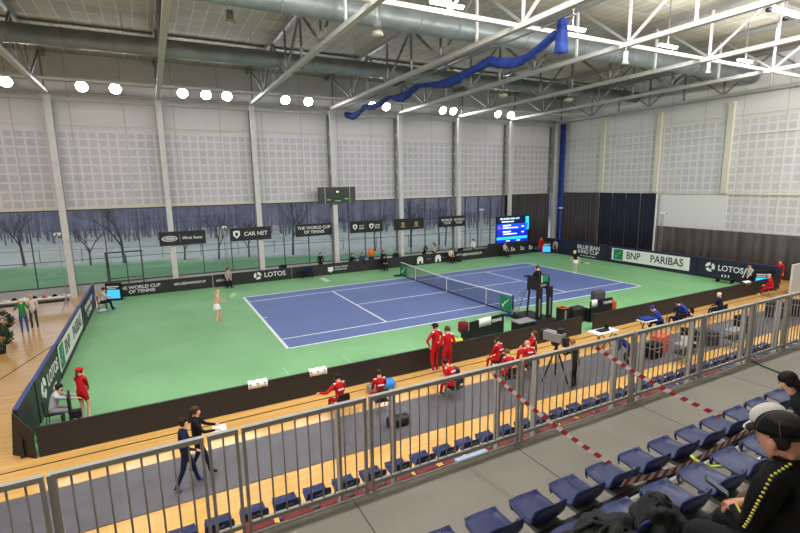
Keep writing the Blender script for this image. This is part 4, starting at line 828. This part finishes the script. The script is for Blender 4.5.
person('person in red tracksuit standing right of the capped one, back turned', (-7.48, -11.42, 0), -.1, RED, RED, hair=(84, 60, 42), hairstyle='short', stripe=WHT, scale=1.1, LH=(-.2, .2, 1.12), RH=(.2, .2, 1.12))
tag(MB().ell((-9.85, -11.35, .2), (.24, .22, .2)).build('light_blue_bag', M_lblue, None, True), 'bright light blue round bag on the boards by the near barrier', 'bag')
T = thing('small_white_box_bag', 'small pale bag left of the light blue bag', 'bag', (-10.45, -11.3, 0)); MB().box((0, 0, .15), (.4, .25, .3), None, .05).build('bag_body', M_grey, T, True); MB().tube([(-.1, 0, .29), (-.08, 0, .38), (.08, 0, .38), (.1, 0, .29)], .012).build('handle', M_black, T)
T = thing('black_backpack', 'black backpack standing behind the hunched red jacket', 'bag', (-7.85, -12.3, 0)); MB().box((0, 0, .35), (.5, .3, .7), None, .08).build('bag_body', M_black, T, True); MB().box((0, -.16, .25), (.36, .06, .3), None, .02).build('front_pocket', M_black, T, True); MB().tube([(-.08, 0, .68), (-.06, 0, .78), (.06, 0, .78), (.08, 0, .68)], .015).build('handle', M_grey, T)
T = thing('black_kit_bag', 'black kit bag on the grey matting beside the second seated red jacket', 'bag', (-10.75, -13.75, .02)); MB().box((0, 0, .16), (.7, .35, .3), None, .1).build('bag_body', M_black, T, True); MB().tube([(-.12, 0, .3), (-.08, .02, .4), (.08, .02, .4), (.12, 0, .3)], .012).build('handle', M_grey, T)
# walking women
person('woman in navy tracksuit with dark hair walking along the grey matting, nearer of the two', (-16.43, -13.9, .02), -PI / 2 + .1, NAV, NAV, female=True, hair=(40, 30, 28), hairstyle='short', LF=(-.1, .24, .08), RF=(.1, -.28, .1), LH=(-.2, .3, 1.05), RH=(.22, .2, 1.0), shoes=(60, 90, 160), scale=1.03)
person('woman in black with brown hair walking just behind the one in navy', (-16.12, -13.42, .02), -PI / 2 - .1, BLK, NAV, female=True, hair=(70, 48, 40), hairstyle='pony', LF=(-.1, -.22, .1), RF=(.1, .24, .07), RH=(.2, .4, 1.15), LH=(-.15, .42, 1.12), shoes=BLK, scale=1.03)
tag(MB().box((-15.6, -13.47, 1.12), (.32, .24, .012), Euler((.2, 0, 0)).to_matrix()).build('white_paper', M_white), 'sheet of white paper held by the woman in black', 'paper')
# hat table and people at the far left
T = thing('merchandise_table', 'long table with hats and dark bags at the far left by the windows', 'table', (-23.2, 8.6, 0)); box('tabletop', M_white, T, (0, 0, .74), (3.6, .7, .04)); 
for sx in (-1.6, 1.6):
    for sy in (-.28, .28): box('leg', M_silver, T, (sx, sy, .36), (.03, .03, .72))
box('lower_shelf', M_black, T, (0, 0, .5), (3.4, .5, .1))
for i in range(7):
    c = [(206, 190, 150), BLK, WHT, NAV, (200, 60, 50), BLK, (190, 180, 170)][i]; nm = ['straw', 'black', 'white', 'navy', 'red', 'second black', 'beige'][i]
    tag(MB().cyl((0, 0, 0), (0, 0, .015), .17, seg=16).ell((0, 0, .03), (.1, .1, .1)).build('hat', cmat(c), None, True, (-24.6 + i * .48, 8.6 + .1 * (i % 2), .765)), '%s hat lying on the merchandise table' % nm, 'hat')
person('person in green vest and blue jeans with cream hat, arms raised by the left windows', (-22.75, 3.6, 0), .2, (46, 120, 70), (56, 82, 140), hair=(210, 180, 130), cap=(226, 214, 180), LH=(-.3, .2, 1.2), RH=(.25, .25, 1.2), sleeve=.35, shoes=(60, 60, 60))
person('person in orange cap and pale shirt standing close behind the green vest', (-22.5, 4.5, 0), PI, (214, 200, 190), (70, 70, 76), hair=(120, 80, 50), cap=(214, 160, 90), hip=(0, .93), sleeve=.5, shoes=BLK)
T = thing('potted_bush', 'dark green round bush in a pot beside the person in green vest', 'plant', (-23.6, 3.6, 0)); MB().cyl((0, 0, 0), (0, 0, .35), .16, .2, 16).build('pot', M_black, T, True)
mb = MB(); r5 = random.Random(5)
for k in range(260):
    d = Vector((r5.gauss(0, 1), r5.gauss(0, 1), r5.gauss(0, 1))).normalized(); p = Vector((0, 0, .75)) + d * .42 * r5.uniform(.5, 1); q = Vector((r5.gauss(0, 1), r5.gauss(0, 1), r5.gauss(0, 1))).normalized().cross(d).normalized() * .09; mb.quad(p - q, p + d * .06, p + q, p + d * .18)
mb.build('foliage', mat('dark_leaves', (40, 66, 44), .7), T)
T = dup(T, 'dark green bush at the extreme left edge of the photo', (-23.0, .4, 0))
def tripod_mast(label, x, y, h, lattice=False):
    T = thing('camera_mast', label, 'mast', (x, y, 0))
    if lattice:
        for a in range(3): MB().cyl((.12 * math.cos(a * 2.1), .12 * math.sin(a * 2.1), 0), (.1 * math.cos(a * 2.1), .1 * math.sin(a * 2.1), h), .018, seg=6).build('mast_tube', M_silver, T)
        lc = MB(); z = .1
        while z < h - .3:
            for a in range(3): lc.bar((.12 * math.cos(a * 2.1), .12 * math.sin(a * 2.1), z), (.11 * math.cos((a + 1) * 2.1), .11 * math.sin((a + 1) * 2.1), z + .3), .014)
            z += .3
        lc.build('lattice_bracing', M_silver, T)
    else:
        MB().cyl((0, 0, .4), (0, 0, h), .02, .012, 8).build('mast_tube', M_silver, T)
        for a in range(3): MB().cyl((.5 * math.cos(a * 2.1), .5 * math.sin(a * 2.1), 0), (0, 0, .9), .014, seg=6).build('tripod_leg', M_silver, T)
    MB().box((0, -.05, h + .07), (.3, .45, .14), None, .03).build('camera_head', M_white, T); MB().cyl((0, -.27, h + .07), (0, -.33, h + .07), .05, seg=12).build('lens', M_black, T)
    return T
tripod_mast('thin silver tripod mast with white head by the leftmost column', -21.5, 7.8, 4.45); tripod_mast('silver lattice mast with white head behind the far barrier, left of the hexagon emblem sign', -12.1, 10.5, 4.1, True)
tripod_mast('silver lattice mast with small head against the right wall drape', 19.2, -1.8, 4.3, True); tripod_mast('tall silver mast in front of the window right of the white crest sign', 11.2, 11.0, 4.4, True); tripod_mast('thin silver mast at the hall corner by the blue curtain', 20.9, 10.4, 4.2)
T = thing('goal_frame', 'dark square handball goal frame by the windows at the left', 'goal', (-18.5, 11.0, 0))
for x in (-1.05, 1.0): box('goal_post', M_mull, T, (x, 0, 1.43), (.09, .09, 2.86))
box('crossbar', M_mull, T, (0, 0, 2.86), (2.2, .09, .09)); box('rear_post', M_mull, T, (.05, .7, 1.3), (.06, .06, 2.6)); box('lower_bar', M_mull, T, (0, .7, 1.0), (2.0, .05, .05))
for x in (-1.0, 1.0): MB().bar((x, 0, 2.8), (x, .9, .02), .05).build('stay_bar', M_mull, T)
# ================================================================ NET, UMPIRE CHAIR, BENCHES
T = thing('tennis_net', 'tennis net across the blue court with white tape and centre strap', 'net', (0, 0, .02))
def nh(y): return 1.05 - .14 * (1 - abs(y) / 6.4)
pts = [y * .4 for y in range(-16, 17)]; mb = MB()
mb.loft([[(0, y, .03) for y in pts], [(0, y, nh(y) - .03) for y in pts]], closed=False); mb.build('net_mesh', M_net, T)
mb = MB()
for a, b in zip(pts, pts[1:]): mb.bar((0, a, nh(a)), (0, b, nh(b)), .03, .07)
mb.build('top_tape', M_white, T); box('centre_strap', M_white, T, (0, 0, .46), (.03, .05, .9)); box('bottom_band', M_navyb, T, (0, 0, .05), (.02, 12.8, .07))
for y in (-4.115, 4.115): box('singles_stick', M_white, T, (0, y, .52), (.03, .03, 1.04))
for y in (-6.4, 6.4): MB().cyl((0, y, 0), (0, y, 1.08), .045, seg=14).build('net_post', M_black, T, True); box('post_base', cmat((30, 50, 110)), T, (-.15, y, .04), (.8, .35, .08))
for y, s in ((-5.85, -1), (5.85, 1)):
    box('net_banner', M_green, T, (-.03, y, .52), (.02, .95, .78)); mb = MB()
    for dy, dz, r in ((-.2, -.14, .12), (-.02, .03, .09), (.13, .15, .07), (.25, .25, .05)): mb.ell((-.045, y - dy, .52 + dz), (.004, r * .75, r * .75), 8, 6)
    mb.build('banner_birds', M_white, T)
# umpire chair
T = thing('umpire_chair', 'tall black umpire chair with steps on a black platform by the near net post', 'umpire chair', (.3, -7.85, GL))
box('platform', M_black, T, (-.1, .05, .12), (1.3, 2.1, .22)); box('platform_trim', M_grey, T, (0, -.96, .12), (1.0, .01, .06))
for sx in (-.33, .33):
    for sy in (-.5, .35): MB().bar((sx, sy, .22), (sx * .8, sy * .7, 1.9), .07).build('leg', M_black, T)
for sx in (-.35, .35): MB().box((sx, -.5, 1.02), (.36, .07, 1.62)).build('side_banner', M_black, T); MB().box((sx, -.55, .85), (.08, .008, .9)).build('banner_print', M_grey, T)
box('seat', M_black, T, (0, -.05, 1.95), (.66, .6, .08)); box('backrest', M_black, T, (0, -.36, 2.12), (.7, .06, .62)); box('green_back_panel', M_green, T, (0.1, -.4, 2.25), (.4, .03, .32)); box('white_edge', M_white, T, (-.12, -.405, 2.25), (.025, .035, .36))
for sx in (-.36, .36): box('armrest', M_black, T, (sx, 0, 2.34), (.12, .6, .06)); box('arm_panel', M_black, T, (sx * 1.08, -.05, 2.0), (.1, .66, .62))
box('desk', M_black, T, (-.3, .38, 2.3), (.4, .25, .05)); box('pale_print', M_grey, T, (0, -.4, 1.92), (.35, .02, .1))
for sx in (-.85, -.5): MB().bar((sx, .9, .22), (sx * .8, .3, 1.8), .04).build('ladder_rail', M_silver, T)
for k in range(4): box('step', M_silver, T, (-.65, .8 - k * .15, .45 + k * .36), (.38, .16, .03))
person('umpire in black jacket seated on the tall chair', (.3, -7.9, GL + 1.45), .1, BLK, BLK, sit=True, hair=(70, 60, 56), hip=(-.0, .53), lean=5, RH=(.15, .4, .75), LH=(-.15, .42, .75), LF=(-.13, .42, .14), RF=(.13, .42, .14), shoes=BLK, fat=1.25, scale=1.06)
T = thing('drinks_fridge', 'small black courtside fridge with pale lid left of the umpire chair', 'fridge', (-1.95, -9.35, GL)); box('cabinet', M_black, T, (0, 0, .35), (.95, .55, .7)); box('lid', M_grey, T, (0, 0, .72), (1.0, .6, .04)); MB().ell((-.15, -.278, .32), (.12, .006, .1)).build('pale_mark', M_white, T, True)
T = thing('cooler_bin', 'black bin with orange rim standing right of the umpire chair', 'bin', (.62, -9.25, GL)); box('bin_body', M_black, T, (0, 0, .48), (.42, .4, .96)); MB().box((0, .19, .975), (.43, .03, .03)).box((0, -.19, .975), (.43, .03, .03)).box((.2, 0, .975), (.03, .4, .03)).box((-.2, 0, .975), (.03, .4, .03)).build('orange_rim', M_orange, T); box('print_strip', M_grey, T, (0, -.204, .5), (.1, .01, .7))
tag(MB().cyl((0, 0, 0), (0, 0, .25), .1, seg=12).cyl((.18, .05, 0), (.18, .05, .22), .08, seg=12).build('water_bottles', mat('pale_bottle', (180, 205, 215), .3), None, True, (.1, -9.25, GL)), 'clear water bottles at the foot of the umpire platform', 'bottle')
def bench(x0, y0, x1, y1, label, txt):
    c = ((x0 + x1) / 2, (y0 + y1) / 2, GL); L = math.hypot(x1 - x0, y1 - y0); T = thing('player_bench', label, 'bench', c, math.atan2(y1 - y0, x1 - x0))
    box('back_panel', M_black, T, (0, 0, .55), (L, .05, 1.1)); box('bench_seat', M_black, T, (0, .3, .45), (L, .5, .06))
    for sx in (-1, 1): box('side_panel', M_black, T, (sx * (L / 2 - .02), .25, .35), (.04, .55, .7))
    lettering(txt, .2, M_white, T, (L * .27, -.034, .88), '-y'); return T
bench(-4.95, -9.3, -2.8, -8.97, 'black player bench with white towels left of the fridge', 'TENNIS'); bench(2.3, -9.45, 3.9, -9.45, 'black player bench with piled dark bags right of the umpire', 'TENNIS')
def towel(x, y, z, sx, rz, l):
    rg = [[(-sx / 2 + sx * i / 6, yy, zz + .01 * math.sin(i * 2)) for i in range(7)] for yy, zz in ((-.06, -.35), (-.05, 0), (0, .02), (.05, 0), (.06, -.3))]
    tag(MB().loft(rg, closed=False).thick(.012).build('towel', M_white, None, True, (x, y, z)), l, 'towel').rotation_euler[2] = rz
towel(-4.05, -9.17, 1.14, .75, .15, 'white towel hung over the left player bench'); towel(2.55, -9.45, 1.14, .4, 0, 'white towel hung over the right player bench')
def bag(label, loc, r, m, strap=M_grey, rz=0, nm='sports_bag'):
    T = thing(nm, label, 'bag', loc, rz); mb = MB(); mb.box((0, 0, r[2]), (2 * r[0], 2 * r[1], 2 * r[2]), None, min(r) * .45); mb.build('bag_body', m, T, True)
    MB().tube([(-r[0] * .5, 0, 2 * r[2] - .02), (-r[0] * .3, .02, 2 * r[2] + .09), (r[0] * .3, .02, 2 * r[2] + .09), (r[0] * .5, 0, 2 * r[2] - .02)], .014).build('handle', strap, T); return T
bag('black and red bag at the left end of the left player bench', (-4.85, -8.7, GL + .46), (.2, .18, .25), cmat((120, 34, 44)), nm='sports_bag')
bag('yellow and black racket bag on the green floor left of the player bench', (-5.75, -9.3, GL), (.38, .2, .26), mat('yellow_green_bag', (196, 206, 60), .6), M_black, -.6); bag('black racket bag lying against the yellow one', (-5.35, -9.5, GL), (.3, .16, .16), M_black, M_grey, -.6)
bag('large black racket bag left of the right player bench', (1.75, -9.1, GL), (.38, .24, .42), M_black); bag('dark grey bag on top of the right player bench seat', (3.2, -9.15, GL + .48), (.36, .2, .5), cmat((70, 70, 76))); bag('black bag with orange side at the right end of the right bench', (4.2, -9.2, GL), (.2, .2, .42), cmat((190, 80, 40)), M_black)
# tv camera
T = thing('television_camera', 'large grey television camera on a tripod behind the near barrier', 'camera', (-4.4, -13.7, .022), .25)
MB().box((0, .1, 1.62), (.36, .72, .34), None, .04).build('camera_body', M_grey, T); MB().box((0, .52, 1.62), (.38, .14, .36), None, .03).build('lens_hood', M_black, T); box('viewfinder', M_black, T, (0, -.15, 1.86), (.25, .18, .16)); MB().ell((0, .05, 1.38), (.14, .16, .12)).build('pan_head', M_black, T, True)
for a in range(3): MB().cyl((.5 * math.cos(a * 2.094 + .5), .5 * math.sin(a * 2.094 + .5), 0), (0, 0, 1.3), .03, .035, 8).build('tripod_leg', M_black, T)
MB().cyl((.1, -.1, 1.35), (.25, -.75, 1.15), .015, seg=8).build('pan_bar', M_black, T); box('battery_pack', M_black, T, (0, -.35, 1.5), (.22, .16, .3))
person('camera operator in black standing behind the television camera', (-4.3, -14.5, .022), .2, (34, 32, 34), BLK, hair=(140, 100, 60), lean=12, RH=(.15, .45, 1.15), LH=(-.15, .5, 1.25), shoes=BLK)
def ftable(label, loc, sx, sy, rz=0):
    T = thing('folding_table', label, 'table', loc, rz); box('tabletop', M_white, T, (0, 0, .73), (sx, sy, .035))
    for s in (-1, 1): MB().bar((s * sx * .3, -sy * .35, 0), (-s * sx * .3, -sy * .35, .72), .03).build('leg', M_black, T); MB().bar((s * sx * .3, sy * .35, 0), (-s * sx * .3, sy * .35, .72), .03).build('leg', M_black, T)
    return T
ftable('white folding table with crossed legs behind the second near barrier', (-.1, -12.2, .0), 1.3, .6)
tag(MB().box((0, 0, .03), (.5, .3, .06), None, .01).box((.3, .05, .12), (.04, .2, .24)).build('open_laptop', M_black, None, False, (-.15, -12.2, .748)), 'dark open laptop on the white folding table', 'laptop'); tag(MB().box((0, 0, 0), (.2, .28, .01)).build('white_paper', M_white, None, False, (.35, -12.2, .754)), 'sheet of white paper on the folding table', 'paper')
ftable('small blue topped table behind the barrier left of the people in blue', (2.9, -12.1, .0), .8, .5)
tag(MB().box((0, 0, .05), (.7, .4, .1), None, .02).build('blue_cover', cmat((40, 60, 140)), None, False, (2.9, -12.1, .75)), 'folded blue cover on the small table', 'cloth')
# people on the right behind the barrier and drum / equipment group
def bluesit(l, short, x, y, rz, top, bot=NAV, **k):
    chair('folding_chair', 'folding chair under the ' + short, (x, y, .0), rz, M_black, M_silver, 'folding chairs of the blue group'); k.setdefault('hair', (50, 40, 34)); person(l, (x, y, .02), rz, top, bot, sit=True, hip=(0, .57), **k)
bluesit('person in royal blue jacket leaning over, left of the blue group', 'left one of the blue group', 3.75, -12.25, .5, (34, 56, 150), lean=35, cap=(40, 60, 140)); bluesit('person in navy with bare arms in the middle of the blue group', 'middle one of the blue group', 5.0, -12.3, -.3, NAV, lean=10, sleeve=.4); bluesit('person in blue shirt bent forward at the right of the blue group', 'right one of the blue group', 6.1, -12.0, .9, (44, 70, 170), lean=40)
bluesit('person in navy jacket with white hair seated by the near barrier', 'white haired person in navy', 8.2, -12.4, 0, NAV, hair=(220, 216, 210), lean=8)
person('dark dressed person bending over equipment on the grey matting', (-1.1, -14.3, .02), .6, (30, 50, 100), (50, 50, 56), hip=(0, .75), lean=55, LH=(-.15, .6, .45), RH=(.15, .6, .45), hair=(60, 44, 36))
for i, (x, y, r, c, l) in enumerate(((.6, -14.0, .3, BLK, 'leftmost black equipment case'), (1.5, -13.7, .35, (200, 90, 70), 'orange red equipment case'), (2.3, -14.3, .3, GRY, 'grey equipment case'), (3.2, -13.9, .35, BLK, 'black equipment case right of the grey one'), (4.1, -14.2, .3, (60, 60, 66), 'dark grey equipment case'), (7.2, -14.0, .35, BLK, 'black equipment case near the right railing end'), (11.0, -13.6, .4, (40, 40, 44), 'charcoal equipment case at the far right'), (12.2, -13.9, .4, BLK, 'black equipment case at the far right'))):
    T = thing('equipment_case', l + ' on the grey matting', 'case', (x, y, .022), i * .3); MB().box((0, 0, r), (2 * r, 1.4 * r, 2 * r), None, .03).build('case_body', cmat(c), T); box('lid_band', M_silver, T, (0, 0, r * 1.5), (2 * r + .01, 1.4 * r + .01, .03)); box('handle', M_silver, T, (0, -.7 * r - .015, r), (.18, .03, .04))
for i, x in enumerate((1.2, 4.6)): 
    T = thing('low_equipment_stand', 'silver framed equipment stand on the matting, %s from the left' % nth(i), 'stand', (x, -14.9, .022))
    box('shelf', M_grey, T, (0, 0, .75), (.9, .45, .03)); box('shelf', M_black, T, (0, 0, .4), (.9, .45, .03))
    for sx in (-.42, .42):
        for sy in (-.2, .2): box('leg', M_silver, T, (sx, sy, .38), (.025, .025, .75))
# ================================================================ SPECTATORS (near)
man = person('man in black cap and black jacket sitting in the third row holding a phone', (-13.87, -24.25, 4.6), -.05, (9, 9, 10), (24, 23, 25), sit=True, scale=.95, hip=(.02, .54), lean=6, head=(6, 6), LH=(.0, .30, .66), RH=(.13, .31, .65), LF=(-.16, .42, .07), RF=(.16, .42, .07), hair=(40, 34, 32), hairstyle='short', skin=(206, 150, 124), cap=None, shoes=(40, 40, 44), subdiv=2, grip=.5, fat=1.25, elbow=(.6, -.8, -.3))
def neighbour():
    person('person in white cap in the third row, partly hidden behind the man', (-13.36, -24.12, 4.6), .2, (16, 16, 22), (96, 74, 58), sit=True, LH=(-.12, .26, .62), RH=(.12, .26, .62), scale=.82, hip=(0, .6), lean=20, head=(16, 10), hair=(140, 96, 66), skin=(190, 140, 110), hairstyle='short', cap=(196, 190, 180), subdiv=1)
neighbour()
person('dark haired person in black top in the second row at the right edge', (-11.2, -23.4, 4.2), .3, BLK, (60, 40, 36), sit=True, scale=.78, lean=30, hair=(30, 26, 26), hairstyle='long', subdiv=1)
person('person in maroon top in the second row at the right edge', (-10.35, -23.3, 4.2), .2, (110, 44, 40), BLK, sit=True, hair=(110, 60, 40), hairstyle='long', scale=.78, lean=30)
# man's cap and jacket trim
def man_extras():
    nbz = 0
    R = Euler((-math.radians(6), 0, 0), 'XYZ').to_matrix(); P = Vector((0, .02, .54)); nk = P + R @ Vector((0, .01, .57)); RHd = R @ Euler((-math.radians(6), 0, math.radians(6)), 'XYZ').to_matrix(); hc = nk + RHd @ Vector((0, .02, .12)); M4 = Matrix.Translation(hc) @ RHd.to_4x4()
    cb = MB(); rg = []
    for k in range(9):
        a = k / 8 * PI / 2; rr = max(.03, math.cos(a)); rg.append([(.108 * rr * math.cos(t / 24 * 2 * PI), -.012 + .12 * rr * math.sin(t / 24 * 2 * PI), .022 + .1 * math.sin(a)) for t in range(24)])
    cb.loft(rg); bmesh.ops.transform(cb.bm, matrix=M4, verts=cb.bm.verts[:]); cap = cb.build('cap', cmat((13, 14, 18)), man, True)
    cb = MB().loft([[(.078 * math.cos(a / 10 * PI), .075 + e * (.5 + .5 * math.sin(a / 10 * PI)), .03 - .2 * e + .012 * math.sin(a / 10 * PI)) for a in range(11)] for e in (0, .035, .07)], closed=False).thick(.004); bmesh.ops.transform(cb.bm, matrix=M4, verts=cb.bm.verts[:]); cb.build('brim', cmat((12, 12, 16)), cap, True)
    sm = MB()
    for t in range(6):
        th = t / 6 * 2 * PI + .3; pts = [(.1085 * math.cos(a / 8 * PI / 2) * math.cos(th), -.012 + .1205 * math.cos(a / 8 * PI / 2) * math.sin(th), .022 + .1005 * math.sin(a / 8 * PI / 2)) for a in range(9)]; sm.tube(pts, .0016, 5)
    bmesh.ops.transform(sm.bm, matrix=M4, verts=sm.bm.verts[:]); sm.build('cap_seams', cmat((96, 96, 98)), cap)
    for q in (-1, 1):
        er = MB(); er.ell((q * .093, .0, -.03), (.012, .022, .034), 10, 8)
        bmesh.ops.transform(er.bm, matrix=M4, verts=er.bm.verts[:]); er.build('ear', cmat((206, 150, 124)), man, True)
    # dotted yellow piping down the left sleeve
    nb = P + R @ Vector((0, 0, .51)); so = nb + R @ Vector((-.19, 0, -.05)); el, hh = two_bone(so, Vector((.0, .30, .66)), .28, .25, R @ Vector((-.35 - .6, -.8, -.3)))
    pts = [nb + R @ Vector((-.09, -.05, .075)), so + R @ Vector((-.02, -.03, .088)), so + (el - so) * .3 + Vector((-.075, -.02, .035)), so + (el - so) * .75 + Vector((-.068, -.01, .02)), el + Vector((-.058, .0, .02)), el.lerp(hh, .45) + Vector((-.03, .0, .045)), hh + Vector((-.0, 0, .035))]
    dm = MB()
    for a, b in zip(pts, pts[1:]):
        n = max(1, int((b - a).length / .022))
        for i in range(n): p = a.lerp(b, i / n); dm.ell(p, (.0075, .009, .0065), 8, 6)
    dm.build('sleeve_piping', cmat((206, 200, 84)), man, True)
    cl = MB(); cl.loft([[(.085 * math.cos(t / 20 * 2 * PI) * s_, .0 + .075 * math.sin(t / 20 * 2 * PI) * s_, z) for t in range(20)] for s_, z in ((1.15, 0), (1, .05), (.98, .075))], caps=False).thick(.01)
    bmesh.ops.transform(cl.bm, matrix=Matrix.Translation(nb + R @ Vector((0, 0, .01))) @ R.to_4x4(), verts=cl.bm.verts[:]); cl.build('collar', cmat((8, 8, 10)), man, True)
    ph = thing('mobile_phone', 'dark phone with pale screen held in the hands of the man in black', 'phone', man.matrix_basis @ Vector((.04, .52, .69))); ph.location = Vector(man.location) + Matrix.Rotation(-.05, 3, 'Z') @ Vector((.05, .42, .665)); ph.rotation_euler = (.5, .1, .5)
    box('phone_case', M_black, ph, (0, 0, 0), (.07, .13, .009)); box('screen', mat('phone_screen', (90, 98, 110), .2, emit=.15), ph, (0, 0, .0055), (.062, .118, .002))
man_extras()
# jacket and bag heaped on second row seats
def heap(name, label, loc, r, seed, m, rz=0):
    rr = random.Random(seed); T = thing(name, label, 'clothing' if 'jacket' in name else 'bag', loc, rz); mb = MB(); bmesh.ops.create_icosphere(mb.bm, subdivisions=4, radius=1)
    from mathutils import noise
    for v in mb.bm.verts:
        c = v.co.copy(); n = noise.fractal(c * 1.7 + Vector((seed, 0, 0)), 1, 2, 4) * .38 + abs(noise.noise(c * 4 + Vector((0, seed, 0)))) * .16
        v.co = Vector((c.x * r[0], c.y * r[1], max(-.03, c.z * r[2]))) * (1 + n)
    mb.build('fabric_folds', m, T, True); mb = MB()
    for k in range(3):
        a = rr.uniform(0, 6.28); mb.tube([(r[0] * .8 * math.cos(a), r[1] * .8 * math.sin(a), r[2] * .6), (r[0] * .3 * math.cos(a), r[1] * .4 * math.sin(a), r[2] * 1.12), (r[0] * -.4 * math.cos(a + .4), -r[1] * .5 * math.sin(a), r[2] * .95)], .014, 6)
    mb.build('strap' if name == 'black_bag' else 'folded_sleeve', m, T, True); return T
M_blkf = mat('black_fabric', (16, 16, 17), .8, noise=5, scale=30, bump=.3)
heap('black_bag', 'black soft bag heaped on the second row seats at the lower edge', (-14.1, -23.35, 4.62), (.3, .2, .15), 3, M_blkf); heap('black_jacket', 'black jacket thrown over the second row seat left of the man', (-13.66, -23.42, 4.64), (.22, .15, .2), 8, M_blkf, .3)
tag(MB().tube([(-12.52, -22.98, 4.6), (-12.55, -23.05, 4.6), (-12.52, -23.14, 4.59), (-12.44, -23.2, 4.6)], .014).build('yellow_strap', M_yel, None, True), 'bright yellow strap between two second row seats', 'strap')
finish_people()
for _o in [s3] + list(s3.children): bpy.data.objects.remove(_o)
